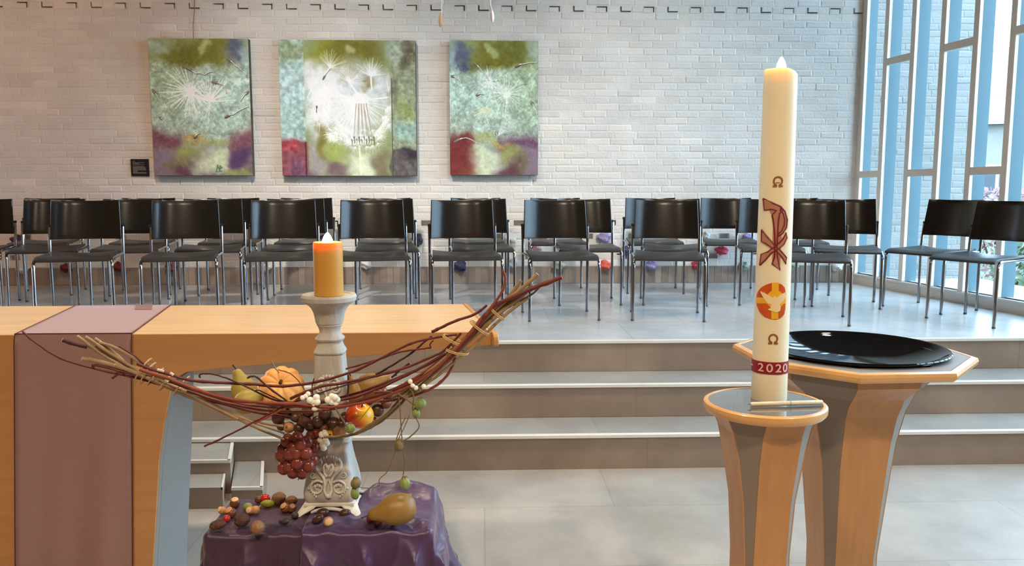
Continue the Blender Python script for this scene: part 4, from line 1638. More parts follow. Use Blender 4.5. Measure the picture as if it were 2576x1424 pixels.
# small white taper lying on the glass
ta, tb = at_z(1888, 1017, zt + .006), at_z(2069, 1012, zt + .006)
tap = thing('taper_candle', (ta + tb) / 2, 'thin white taper candle lying on the glass at the foot of the tall candle', 'candle')
d_ = (tb - ta).normalized()
ta2 = ta
W(MB().tube([ta2, ta2 + d_ * .004, tb - d_ * .002, tb], [.0038, .0052, .0056, .0045], 14), 'wax_stick', M['taper'], tap)
W(MB().tube([ta2 - d_ * .006, ta2], .0008, 6), 'wick', M['wick'], tap)
W(MB().tube([ta2 + d_ * .098, ta2 + d_ * .101], .0060, 14), 'paper_cuff', M['white_paint'], tap)

# ------------------------------------------------------------------ font with black glass bowl
FC = Vector((1.195, 2.575, 0))
FZ = .93
font = thing('baptismal_font', FC, 'octagonal beech baptismal font with flared grey panels', 'font')
FR = .372
F0 = math.radians(160)


def ring8(r, z):
    return [(FC.x + r * math.cos(F0 + k * PI / 4), FC.y + r * math.sin(F0 + k * PI / 4), z) for k in range(8)]


W(MB().loft([ring8(FR - .05, FZ - .030), ring8(FR - .012, FZ - .030), ring8(FR - .002, FZ - .022), ring8(FR, FZ - .012), ring8(FR - .003, FZ - .003), ring8(FR - .012, FZ), ring8(FR - .022, FZ), ring8(FR - .024, FZ - .004), ring8(FR - .06, FZ - .004)], cap=False), 'rim', M['beech_edge'], font, auto=25)
W(MB().loft([ring8(FR - .03, FZ - .028), ring8(FR - .025, FZ - .001), ring8(.285, FZ - .001)], cap=False), 'top_panel', M['steel_panel'], font, smooth=False)
fs = []
for (py, l, r) in [(960, 1952, 2362), (1000, 1985, 2300), (1017, 1995, 2290), (1050, 2006, 2268), (1125, 2015, 2243), (1190, 2027, 2236), (1424, 2040, 2203)]:
    yy = FC.y - .14
    z = at_y(2150, py, yy).z
    w = (r - l) / FPX * FC.y
    fs.append((z, w))
fsec = [(FZ - .025, fs[0][1] / 2 * .96, fs[0][1] / 2 * .40)]
for k, (z, w) in enumerate(fs):
    tt = k / (len(fs) - 1)
    A = w / 2 * (.94 - .05 * tt)
    fsec.append((z, A, A * (.40 + .30 * tt)))
zl, Al, al = fsec[-1]
fsec.append((.0, Al * .97, al))
octa_body(font, (FC.x, FC.y), F0 + PI / 8, fsec)
# shadow-gap strips across the grey panels
bowl_c = Vector((1.20, 2.575, 0))
bowl = thing('glass_bowl', (bowl_c.x, bowl_c.y, FZ), 'wide shiny black glass bowl set in the font', 'bowl')
RB = .290
W(MB().lathe([(RB - .02, FZ - .0), (RB - .004, FZ + .008), (RB, FZ + .012), (RB - .003, FZ + .015), (RB - .011, FZ + .013), (RB - .018, FZ + .005), (RB - .05, FZ - .012), (RB - .10, FZ - .034), (RB - .16, FZ - .048), (RB - .22, FZ - .054), (.001, FZ - .056)], 96, (bowl_c.x, bowl_c.y, 0), cap=False), 'bowl_shell', M['glass_black'], bowl)

# ------------------------------------------------------------------ plinth under the purple satin cloths
from mathutils import noise as mnoise
TZ = .70
BX0, BX1, BY0, BY1 = -.605, -.128, 1.745, 1.925
pl_ = thing('plinth', ((BX0 + BX1) / 2, (BY0 + BY1) / 2, 0), 'low box stand wholly covered by the purple satin', 'stand')
W(MB().box((BX0 + .015, BY0 + .02, 0), (BX1 - .015, BY1, TZ - .022)), 'box', M['beech_v'], pl_, smooth=False)


def drape(x0, x1, name, m, label, seed, x_over_l, x_over_r, zoff, fold, y_over=.46, bump=None, front=.0):
    """cloth laid over the box: flat on top, rounded at the edges, hanging in folds"""
    rs = np.random.RandomState(seed)
    ph = rs.rand(8) * 6.28
    root = thing(name, ((x0 + x1) / 2, BY0, TZ), label, 'cloth')
    us = np.linspace(x0 - x_over_l, x1 + x_over_r, 170)
    vs_ = np.linspace(BY0 - front - y_over, BY1 + .16, 190)
    mb = MB()
    grid = []
    rad = .014
    for b in vs_:
        for a in us:
            cx, cy = min(max(a, BX0), BX1), min(max(b, BY0 - front), BY1)
            ox, oy = a - cx, b - cy
            L = math.hypot(ox, oy)
            nz = lambda fx, fy, o_: mnoise.noise(Vector((a * fx + o_, b * fy + o_ * 1.7, o_)))
            ridge = lambda fx, fy, o_: (1 - min(1, abs(nz(fx, fy, o_)) * 2.6)) ** 2
            wr = fold * (.0030 * ridge(16, 9, ph[0]) + .0022 * ridge(30, 22, ph[1] + 4) - .0012)
            if L < 1e-9:
                z = TZ + zoff + .001 + max(0, wr)
                edge = min(1, abs(b - (BY0 - front)) / .03)
                p = [a, b, z]
            else:
                nx, ny = ox / L, oy / L
                if L < rad * PI / 2:
                    t = L / rad
                    hor, dz = rad * math.sin(t), -rad * (1 - math.cos(t))
                else:
                    hang = L - rad * PI / 2
                    fl_ = .10 if abs(ox) > abs(oy) else .05
                    s_ = a if abs(oy) > abs(ox) else b
                    amp = fold * min(1, hang / .25)
                    w_ = amp * (.018 * math.sin(s_ * 30 + ph[3]) + .011 * math.sin(s_ * 67 + ph[4] + hang * 6) + .004 * math.sin(s_ * 120 + hang * 22 + ph[5]))
                    crum = fold * (.018 * ridge(7, 4, ph[6] + 9) + .009 * ridge(18, 9, ph[7] + 3) - .006) * min(1, hang / .05)
                    hor, dz = rad + fl_ * hang + max(-.004, w_ + crum + amp * .010), -rad - hang
                p = [cx + nx * hor, cy + ny * hor, TZ + zoff + .001 + dz]
            ed = math.exp(-abs(b - (BY0 - front)) / .022) if ox == 0 else 0
            if ed > .01:
                p[2] -= fold * .009 * ed * (.5 + mnoise.noise(Vector((a * 22, ph[2], 0)))) 
            if bump:
                p[2] += bump(a, b)
            grid.append(tuple(p))
    n_ = len(us)
    f = [(j * n_ + i, j * n_ + i + 1, (j + 1) * n_ + i + 1, (j + 1) * n_ + i) for j in range(len(vs_) - 1) for i in range(n_ - 1)]
    o = W(mb.add(grid, f), 'cloth_sheet', m, root, auto=80)
    s = o.modifiers.new('thickness', 'SOLIDIFY')
    s.thickness = .0015
    s.offset = 1
    return root


SEAM = -.392
drape(BX0, SEAM, 'satin_cloth', M['satin_dull'], 'plum satin cloth strewn with nuts, left half of the covered stand', 3, .36, .0, .0, 1.1)


def heap(a, b):
    """raised crumple at the back right of the cloth"""
    h = .042 * math.exp(-(((a + .19) / .085) ** 2 + ((b - 1.945) / .05) ** 2))
    h += .022 * math.exp(-(((a + .262) / .022) ** 2 + ((b - 1.955) / .03) ** 2))
    k = min(1, max(0, (b - 1.74) / .05))
    h += .0045 * k * max(0, math.sin(a * 75 + 28 * b)) * max(0, 1 - abs(a + .24) / .14)
    return h


drape(SEAM - .010, BX1, 'satin_cloth', M['satin'], 'glossy violet satin cloth crumpled round the pear, right half of the covered stand', 9, .0, .34, .0040, 1.25, bump=heap, front=.004)

# ------------------------------------------------------------------ carved candlestick
KY = 1.88
KX = at_y(829, 800, KY).x
stick = thing('candlestick', (KX, KY, TZ), 'whitewashed carved wooden candlestick holding the orange candle', 'candlestick')


def kz(py):
    return at_y(829, py, KY - .033).z


def kzb(py):
    """the same for the broad base, whose front stands further forward"""
    return at_y(829, py, KY - .056).z


def sq(w, z, rr, n=6, cx=KX):
    return [(cx + x, KY + y, z) for x, y in bez_round(w, w, w * rr, n)]


pxm = KY / FPX
# turned upper part with its dish
prof = [(20, 748), (56, 748), (60, 745), (66, 744), (69, 750), (68, 760), (60, 766), (50, 773), (44, 781), (39, 792), (36.5, 805), (35, 814), (34, 818), (31.5, 820), (32, 823), (29, 827), (26.5, 833), (25.5, 839), (27, 845), (34, 853), (36, 856), (34.5, 860), (31, 863), (30, 868), (33, 878), (37.5, 886), (38.5, 890), (36.5, 894), (33, 896)]
rings = []
for k, (w, py) in enumerate(prof):
    rr = 1.0 if py < 826 else max(.55, 1.0 - (py - 826) / 60 * .45)
    rings.append(sq(w * pxm, kz(py), rr))
W(MB().loft(rings[::-1]), 'turned_top', M['whitewash'], stick, auto=28)
shaft = [(35, 895.5), (35, 905), (36.5, 930), (38, 950), (40, 980), (42, 1010), (42, 1112)]
W(MB().loft([sq(w * pxm, kz(py), .28) for w, py in shaft[::-1]]), 'shaft', M['whitewash'], stick, auto=40)
base = [(36, 1108), (50, 1112), (52, 1117), (48, 1124), (45, 1140), (48, 1160), (53, 1185), (58, 1205), (62, 1225), (64.5, 1242), (64, 1256), (60, 1264), (58, 1268)]
bcx = KX - .002
W(MB().loft([[(x - KX + bcx, y, z) for x, y, z in sq(w * pxm, kzb(py), .22)] for w, py in base[::-1]]), 'carved_base', M['whitewash'], stick, auto=40)
# plinth board and four scrolled feet
bw = 63 * pxm
W(MB().box((bcx - bw, KY - bw, kzb(1275)), (bcx + bw, KY + bw, kzb(1266))), 'foot_board', M['whitewash_hi'], stick, bevel=.003, seg=2)
zf = kzb(1272)
for sx in (-1, 1):
    for sy in (-1, 1):
        # leaf shaped foot: broad under the board, curling outwards to a blunt toe
        rings = []
        for t, out, w_, d_ in ((0, .74, .021, .012), (.3, .84, .019, .012), (.6, .98, .014, .010), (.85, 1.12, .010, .009), (1, 1.18, .009, .007)):
            z = zf + (TZ + .0065 - zf) * t
            c_ = Vector((bcx + sx * bw * out, KY + sy * bw * out, z))
            u_ = Vector((sx, -sy, 0)).normalized()
            v_ = Vector((sx, sy, 0)).normalized()
            rings.append([c_ + u_ * w_ * math.cos(2 * PI * k / 14) + v_ * d_ * math.sin(2 * PI * k / 14) for k in range(14)])
        W(MB().loft(rings), 'foot', M['whitewash_hi'], stick)
for sx, sy in ((0, -1), (1, 0), (-1, 0), (0, 1)):
    pts = []
    for k in range(9):
        t = -1 + k / 4
        pts.append(Vector((bcx + (sx * bw if sx else t * bw * .7), KY + (sy * bw if sy else t * bw * .7), kzb(1276) - .003 - .008 * abs(t) ** 2)))
    W(MB().tube(pts, .004, 8), 'apron_moulding', M['whitewash_hi'], stick)


def scroll(mb, c, s, turns, a0, dirn, y, r0, r1, rt_):
    """flat spiral in the x-z plane"""
    pts, rr = [], []
    N = int(turns * 20)
    for i in range(N + 1):
        t = i / N
        r = r0 + (r1 - r0) * t
        a = a0 + dirn * turns * 2 * PI * t
        pts.append((c[0] + s * r * math.cos(a), y - .001 - .002 * (1 - t), c[1] + r * math.sin(a)))
        rr.append(rt_ * (1 - .5 * t))
    mb.tube(pts, rr, 7)


def face_y(py, tab):
    for (w0, y0), (w1, y1) in zip(tab[:-1], tab[1:]):
        if y0 <= py <= y1:
            return KY - (w0 + (w1 - w0) * (py - y0) / (y1 - y0)) * pxm
    return KY - tab[-1][0] * pxm


orn = MB()
P_ = lambda dx, py: (bcx + dx * pxm, kzb(py))
for s in (-1, 1):
    yy = face_y(1225, base)
    c = P_(s * 27, 1226)
    scroll(orn, c, s, 1.6, PI * .75, -1, yy - .001, 20 * pxm, 4 * pxm, 2.9 * pxm)
    c = P_(s * 26, 1224)
    for k in range(3):
        a = .8 + k * .7
        orn.ball((c[0] + s * 9 * pxm * math.cos(a), yy - .002, c[1] + 9 * pxm * math.sin(a) - .004), (3.6 * pxm, .003, 5 * pxm), 8, 6)
    # tall S stroke rising to the middle
    pts = [(s * 8, 1222), (s * 10, 1205), (s * 20, 1192), (s * 30, 1180), (s * 31, 1168), (s * 24, 1160), (s * 17, 1165), (s * 18, 1174)]
    orn.tube([(bcx + a * pxm, face_y(b, base) - .0025, kzb(b)) for a, b in pts], [3.8 * pxm, 4 * pxm, 4.2 * pxm, 4 * pxm, 3.4 * pxm, 3 * pxm, 2.6 * pxm, 2 * pxm], 7, smooth=4)
    pts = [(s * 4, 1245), (s * 9, 1232), (s * 6, 1218), (s * 2, 1206)]
    orn.tube([(bcx + a * pxm, face_y(b, base) - .0025, kzb(b)) for a, b in pts], 3.2 * pxm, 7, smooth=4)
    pts = [(s * 3, 1200), (s * 10, 1190), (s * 12, 1178), (s * 7, 1170), (s * 2, 1178)]
    orn.tube([(bcx + a * pxm, face_y(b, base) - .0025, kzb(b)) for a, b in pts], 3.2 * pxm, 7, smooth=4)
for s in (-1, 1):
    scroll(orn, P_(s * 38, 1196), s, 1.3, PI * 1.2, 1, face_y(1196, base) - .001, 8 * pxm, 2 * pxm, 2.2 * pxm)
    for k in range(5):
        orn.ball(P_(s * (30 + 4.5 * k), 1248 - 5 * k)[:1] + (face_y(1245 - 4 * k, base) - .001,) + P_(0, 1248 - 5 * k)[1:], (2.6 * pxm, .003, 3.6 * pxm), 8, 6)
    for k in range(4):
        orn.ball((bcx + s * (5 + 7 * k) * pxm, face_y(1152 + k, base) - .001, kzb(1153 + 2 * k)), (3 * pxm, .003, 4.5 * pxm), 8, 6)
orn.ball((bcx, face_y(1247, base) - .001, kzb(1247)), (8 * pxm, .004, 6 * pxm), 10, 7)
orn.ball((bcx, face_y(1180, base) - .001, kzb(1180)), (4 * pxm, .004, 9 * pxm), 10, 7)
W(orn, 'base_carving', M['whitewash_hi'], stick)
orn = MB()
for s in (-1, 1):
    yy = face_y(972, shaft)
    scroll(orn, (KX + s * 17 * pxm, kz(976)), s, 1.5, PI * .6, -1, yy - .001, 14 * pxm, 3 * pxm, 3.2 * pxm)
    pts = [(s * 3, 1000), (s * 8, 985), (s * 22, 962), (s * 18, 950), (s * 8, 954)]
    orn.tube([(KX + a * pxm, face_y(b, shaft) - .002, kz(b)) for a, b in pts], 3 * pxm, 7, smooth=4)
    for k in range(4):
        orn.ball((KX + s * (4 + 7 * k) * pxm, face_y(946 + 3 * k * k * .5, shaft) - .001, kz(946 + 1.6 * k * k)), (4 * pxm, .003, 5 * pxm), 8, 6)
orn.ball((KX, face_y(970, shaft) - .001, kz(970)), (5 * pxm, .004, 11 * pxm), 10, 7)
W(orn, 'shaft_carving', M['whitewash_hi'], stick)

# orange pillar candle
PB = Vector((KX, KY, kz(748)))
RO = 36.6 * pxm
ZT = at_y(829, 611, KY - RO).z
pil = thing('pillar_candle', PB, 'short ochre pillar candle burning on the whitewashed candlestick', 'candle')
hh = ZT - PB.z
rings = []
for r, z in [(.001, 0), (RO - .0015, 0), (RO, .0015), (RO, hh * .5), (RO, hh - .006), (RO - .001, hh - .001), (RO - .003, hh), (RO - .006, hh - .002), (RO - .010, hh - .012), (RO * .3, hh - .016), (.001, hh - .016)]:
    rings.append([(PB.x + r * math.cos(2 * PI * i / 48), PB.y + r * math.sin(2 * PI * i / 48), PB.z + z) for i in range(48)])
W(MB().loft(rings), 'wax_body', M['wax_orange'], pil)
W(MB().tube([(PB.x, PB.y, PB.z + hh - .018), (PB.x + .001, PB.y, PB.z + hh - .002), (PB.x, PB.y, PB.z + hh + .004)], .0012, 6), 'wick', M['wick'], pil)
flame(pil, (PB.x, PB.y, PB.z + hh - .014), .036, .0125, power=1.6)

# ------------------------------------------------------------------ twig bundle shaped like a boat
bundle = thing('twig_bundle', (KX, KY - .06, TZ + .13), 'boat shaped bundle of red dogwood twigs and tan willow sticks tied with raffia', 'twig bundle')


def twig(pts, r, m, y, name='twig', knots=True, r1=None, smooth=5, end=False):
    """pts in picture coordinates, optional third value moves it in depth"""
    rs = random.Random(int(abs(pts[0][0] * 7 + pts[-1][1] * 3)))
    P = [at_y(p[0], p[1], y + (p[2] if len(p) > 2 else 0)) for p in pts]
    r1 = r1 if r1 is not None else r
    rr = [(r + (r1 - r) * i / (len(P) - 1)) for i in range(len(P))]
    mb = MB()
    pc, rc = catmull(P, rr, smooth) if smooth else (P, rr)
    rc = [q * (1 + (.22 if (i % 7 == 3 and knots) else 0) + rs.uniform(-.05, .05)) for i, q in enumerate(rc)]
    pc = [p + Vector((0, rs.uniform(-.0006, .0006), rs.uniform(-.0006, .0006))) for p in pc]
    mb.tube(pc, rc, 8)
    o = W(mb, name, m, bundle, auto=60)
    if end:
        a, b = pc[0], pc[1]
        d = (a - b).normalized()
        W(MB().tube([a - d * .0008, a + d * .0006], rc[0] * .99, 8), 'cut_end', M['twig_end'], bundle, o, smooth=False)
    return o


R_, O_, T_, D_, V_ = M['red_twig'], M['orange_twig'], M['tan_twig'], M['dark_twig'], M['olive_twig']
YB = 1.775
# left arm, tan sticks
for pts, r, r1 in [
    ([(195, 846), (260, 893), (340, 938), (440, 980), (560, 1037), (640, 1074), (715, 1106)], .0034, .0028),
    ([(216, 848), (280, 890), (350, 933), (430, 968), (520, 1010), (620, 1056), (716, 1090)], .0036, .0026),
    ([(240, 852), (290, 890), (330, 925), (420, 975), (540, 1024), (640, 1060), (712, 1072)], .0038, .0028),
    ([(208, 903), (244, 908), (330, 933), (420, 973), (530, 1020), (600, 1055)], .0052, .0035),
    ([(218, 868), (262, 884), (300, 910), (372, 938), (420, 965), (500, 1000)], .0042, .0034),
    ([(252, 862), (300, 880), (355, 915), (400, 950), (470, 985)], .0036, .003),
    ([(290, 918), (340, 936), (376, 940), (420, 952)], .0040, .0036)]:
    twig(pts, r, T_, YB + .012 * random.uniform(-1, 1), 'willow_stick', r1=r1, end=True)
twig([(158, 856), (190, 866), (218, 873)], .0046, D_, YB, r1=.0042, end=True)
# left arm, red twigs
twig([(56, 834), (92, 864), (155, 902), (235, 926), (330, 948), (420, 972), (520, 1004), (640, 1036), (730, 1050)], .0020, R_, YB - .006, r1=.0036)
twig([(298, 871), (333, 892), (372, 922), (400, 935)], .0018, R_, YB - .008, r1=.0026)
twig([(232, 924), (242, 919), (300, 933), (380, 955), (450, 980)], .0034, R_, YB - .010, r1=.003)
twig([(282, 952), (296, 943), (312, 940)], .0022, R_, YB - .012)
# red twigs running through
twig([(345, 915), (378, 928), (420, 940), (480, 957), (560, 963), (640, 967), (700, 972), (760, 967), (830, 953), (900, 930), (950, 906), (1000, 880), (1040, 862), (1090, 850), (1150, 842)], .0036, R_, YB - .050, r1=.0024)
twig([(352, 930), (420, 952), (490, 978), (560, 1000), (650, 1012), (740, 1016), (830, 1024), (900, 1015), (960, 1000), (1040, 966), (1110, 915), (1180, 842), (1238, 770), (1262, 735), (1271, 705), (1266, 680)], .0038, O_, YB - .074, r1=.0026)
twig([(395, 945), (470, 968), (560, 1003), (640, 1012), (720, 1020), (830, 1024), (900, 1008), (980, 984), (1060, 950), (1130, 902), (1190, 838), (1236, 775), (1290, 748), (1350, 722), (1413, 698)][::-1], .0048, R_, YB - .072, r1=.0028, end=True)
twig([(420, 958), (500, 985), (600, 1015), (690, 1024), (780, 1018), (860, 1000), (940, 975), (1030, 938), (1100, 905), (1160, 860), (1220, 790)], .0030, R_, YB - .030)
twig([(470, 985), (560, 1012), (650, 1030), (740, 1036), (830, 1030), (920, 1008), (1010, 970), (1090, 920), (1150, 868)], .0030, O_, YB - .056)
twig([(730, 1003), (800, 975), (870, 962), (950, 945), (1020, 925), (1080, 900), (1120, 880), (1160, 838)], .0032, R_, YB - .06, r1=.0026)
twig([(800, 1010), (870, 1004), (940, 982), (1000, 955), (1060, 925), (1120, 890)], .0034, R_, YB - .062, r1=.0026)
twig([(870, 928), (920, 914), (965, 900), (1010, 885), (1060, 878), (1085, 874)], .0020, R_, YB - .02)
twig([(1085, 874), (1082, 866), (1090, 856)], .0016, R_, YB - .02)
twig([(945, 943), (985, 920), (1035, 888), (1070, 858), (1086, 846)], .0022, D_, YB - .014)
twig([(1086, 835), (1110, 824), (1150, 806), (1195, 790), (1225, 768)], .0034, R_, YB - .03, r1=.0026, end=True)
twig([(1140, 868), (1145, 890), (1138, 920), (1120, 950), (1085, 978), (1035, 996), (980, 1008), (920, 1012), (880, 1016)], .0034, O_, YB - .05, r1=.0026)
twig([(1255, 790), (1300, 760), (1335, 742), (1358, 722)], .0022, D_, YB + .02)
# right arm, tan sticks
for pts, r, r1 in [
    ([(1310, 706), (1284, 742), (1230, 800), (1160, 862), (1100, 915), (1035, 968), (985, 1004)], .0042, .003),
    ([(1352, 690), (1310, 728), (1250, 775), (1190, 835), (1120, 900), (1060, 950), (1010, 985)], .0044, .003),
    ([(1340, 718), (1290, 752), (1235, 800), (1180, 850), (1120, 908), (1050, 965), (1000, 1000)], .0032, .0028),
    ([(1325, 735), (1268, 778), (1222, 820), (1165, 872), (1110, 925), (1070, 960), (1020, 1000)], .0050, .0032),
    ([(1330, 748), (1280, 785), (1240, 822), (1190, 872), (1150, 905), (1095, 950), (1040, 990)], .0036, .0028),
    ([(1300, 745), (1250, 792), (1196, 838), (1140, 890), (1080, 940)], .0036, .003)]:
    twig(pts, r, T_, YB - .052 + .010 * random.uniform(-1, 1), 'willow_stick', r1=r1, end=True)
# keel
twig([(1040, 972), (1005, 1020), (960, 1058), (915, 1084), (870, 1097), (815, 1100)], .0034, V_, YB - .03, r1=.0026)
twig([(1010, 1000), (975, 1040), (930, 1070), (890, 1092), (850, 1098)], .0030, V_, YB - .045)
# twigs standing off
twig([(514, 1123), (560, 1102), (620, 1072), (680, 1040), (730, 1014), (765, 996)], .0022, R_, YB - .065, r1=.0014)
twig([(640, 1066), (690, 1040), (735, 1014), (758, 994)], .0018, O_, YB - .068)
twig([(503, 951), (503, 943), (520, 940), (560, 948), (610, 968), (680, 1002), (725, 1014)], .0018, D_, YB - .058)
twig([(622, 951), (632, 947), (648, 950), (672, 972), (710, 1000), (722, 1010)], .0020, D_, YB - .06)
twig([(640, 985), (652, 982), (690, 1000), (735, 1012), (800, 990), (860, 972), (940, 948)], .0016, D_, YB - .064)
twig([(682, 905), (690, 922), (702, 938)], .0014, T_, YB - .03)
twig([(700, 930), (730, 940), (752, 960), (766, 980)], .0012, O_, YB - .05)
twig([(876, 944), (876, 975), (874, 1000)], .0020, D_, YB - .052)
twig([(790, 952), (785, 975), (788, 1000)], .0012, D_, YB - .056)
twig([(985, 950), (1010, 928), (1030, 915)], .0022, D_, YB - .02)
# raffia ties
for (c, d, r) in [((353, 937), (28, -46), .011), ((366, 944), (24, -40), .011), ((385, 952), (26, -30), .010), ((412, 966), (22, -30), .0095), ((451, 975), (26, -34), .0105),
                  ((1205, 818), (-36, -26), .015), ((1140, 848), (-38, -18), .015), ((1150, 876), (-44, -10), .016), ((1248, 782), (-30, -26), .015)]:
    a = at_y(c[0] - d[0] * .62, c[1] - d[1] * .62, YB - .015)
    b = at_y(c[0] + d[0] * .62, c[1] + d[1] * .62, YB - .015)
    mid_ = (a + b) / 2
    v = (b - a) / 2
    mb = MB()
    for q in range(2):
        pts = []
        for k in range(21):
            t = 2 * PI * k / 20
            pts.append(mid_ + v * math.cos(t) + Vector((0, 1, 0)) * (math.sin(t) * .026 + (.012 if c[0] < 800 else -.040)) + Vector((.002 * q, 0, .0025 * q)))
        mb.tube(pts, .0013, 6, cap=False)
    W(mb, 'raffia_tie', M['raffia'], bundle)
for (x, y, x2, y2) in [(396, 930, 412, 934), (428, 938, 436, 944), (420, 957, 424, 960), (1012, 963, 1020, 967)]:
    W(MB().tube([at_y(x, y, YB - .055), at_y(x2, y2, YB - .055)], .0030, 8), 'cut_end', M['twig_end'], bundle)


# ------------------------------------------------------------------ fruit
def pear(px, py, y, L, r, rot, m, label, stem=True):
    """pear: base at the bottom of its own axis, neck along +axis"""
    c = at_y(px, py, y)
    t = thing('pear', c, label, 'pear')
    prof = [(.05, -.5), (.45, -.49), (.78, -.40), (.97, -.24), (1.0, -.08), (.88, .08), (.64, .21), (.46, .32), (.38, .40), (.31, .46), (.18, .495), (.02, .505)]
    R = rot
    mb = MB()
    n_ = 28
    rings = [[c + R @ Vector((r * w * math.cos(2 * PI * k / n_), r * w * math.sin(2 * PI * k / n_), L * z)) for k in range(n_)] for w, z in prof]
    mb.loft(rings)
    W(mb, 'flesh', m, t, auto=80)
    if stem:
        W(MB().tube([c + R @ Vector((0, 0, L * .48)), c + R @ Vector((.002, 0, L * .56)), c + R @ Vector((.006, 0, L * .64))], [.0016, .0013, .0020], 7), 'stem', M['stem'], t)
    W(MB().ball(c + R @ Vector((0, 0, -L * .498)), (.0035, .0035, .0016), 8, 6, R), 'blossom_end', M['stem'], t)
    return t


def rotm(d):
    return Vector(d).normalized().to_track_quat('Z', 'Y').to_matrix()


def pumpkin(px, py, y, r, squash, label, m, tilt):
    c = at_y(px, py, y)
    t = thing('pumpkin', c, label, 'pumpkin')
    R = rotm(tilt)
    rib = lambda d, th, ph: (1 - .075 * (abs(math.cos(ph * 5.0)) ** 6) * (math.sin(th) ** .4 if th > 0 and th < PI else 0)) * (1 - .30 * math.exp(-(th / .42) ** 2) - .2 * math.exp(-((PI - th) / .35) ** 2))
    W(MB().ball(c, (r, r, r * squash), 80, 30, R, rib), 'flesh', m, t, auto=80)
    top = c + R @ Vector((0, 0, r * squash * .62))
    W(MB().tube([top, top + R @ Vector((.001, 0, .008)), top + R @ Vector((.004, 0, .014))], [.0042, .0032, .0040], 8), 'stem', M['stem'], t)
    return t


pumpkin(708, 977, KY - .030, 58 * pxm, .80, 'ribbed orange mini pumpkin left of the candlestick', M['pumpkin'], (.10, -.80, .62))
pear(612, 975, KY - .015, .090, .030, rotm((-.35, .1, .9)), M['pear_green'], 'yellow-green pear behind the red twigs, left of the pumpkin')
pear(630, 1005, KY - .062, .075, .027, rotm((.8, .1, .5)), M['pear_green'], 'lower yellow-green pear resting in the twigs below the pumpkin', stem=False)
pear(893, 985, KY - .028, .075, .020, rotm((-.25, 0, 1)), M['pear_brown'], 'slim golden pear upright against the right side of the candlestick')
pear(940, 968, KY - .005, .090, .031, rotm((.9, .1, .35)), M['pear_brown'], 'golden pear lying in the twigs at the right of the candlestick')
ap = at_y(905, 1045, KY - .058)
apple = thing('apple', ap, 'shiny red and yellow apple under the twigs right of the candlestick', 'apple')
am = mat('red_yellow_apple_skin', (0, 0, 0, 1), .22, attr='col', var=.06, vscale=20)
fnA = lambda d, th, ph: 1 - .22 * math.exp(-(th / .38) ** 2) - .12 * math.exp(-((PI - th) / .35) ** 2) + .03 * math.sin(th)
ao = W(MB().ball(ap, (34 * pxm, 34 * pxm, 31 * pxm), 40, 26, rotm((.25, -.35, .9)), fnA), 'flesh', am, apple, auto=80)
ca = ao.data.color_attributes.new('col', 'FLOAT_COLOR', 'POINT')
for i, v in enumerate(ao.data.vertices):
    k = v.co.x / (34 * pxm) * .9 + .25 * math.sin(v.co.z * 160) - .05
    k = 1 / (1 + math.exp(-6 * (k - .12)))
    a_, b_ = srgb(198, 58, 36), srgb(240, 176, 40)
    ca.data[i].color = tuple(a_[j] * (1 - k) + b_[j] * k for j in range(3)) + (1,)
W(MB().tube([ap + Vector((.006, -.006, .020)), ap + Vector((.009, -.010, .034))], [.0014, .0018], 7), 'stem', M['stem'], apple)

# bunch of red grapes
gc = at_y(742, 1145, KY - .084)
grapes = thing('grape_bunch', gc, 'bunch of plump red grapes hanging from the left front of the twigs', 'grapes')
gl = [(722, 1108), (748, 1103), (772, 1112), (713, 1130), (737, 1128), (762, 1130), (783, 1138), (717, 1152), (741, 1152), (766, 1154), (786, 1158), (728, 1174), (752, 1174), (776, 1172), (714, 1178), (738, 1188), (760, 1189), (756, 1118), (730, 1142), (770, 1140), (748, 1165), (790, 1124), (708, 1145), (747, 1140)]
for i, (x, y) in enumerate(gl):
    dep = -.004 + (.018 if i in (3, 7, 10, 14, 21, 22, 6) else -.006 if i in (17, 18, 19, 20, 23, 4) else .004)
    p = at_y(x, y, KY - .084 + dep)
    rs = random.Random(i)
    g = W(MB().ball(p, (.0146, .0140, .0158), 18, 12, rotm((rs.uniform(-.3, .3), rs.uniform(-.3, .3), 1))), 'grape', M['grape'], grapes, auto=80)
W(MB().tube([at_y(750, 1085, KY - .06), at_y(752, 1110, KY - .06), at_y(748, 1160, KY - .06), at_y(752, 1198, KY - .07), at_y(750, 1208, KY - .07)], [.002, .002, .0014, .0012, .0010], 6, smooth=3), 'stalk', M['stem'], grapes)

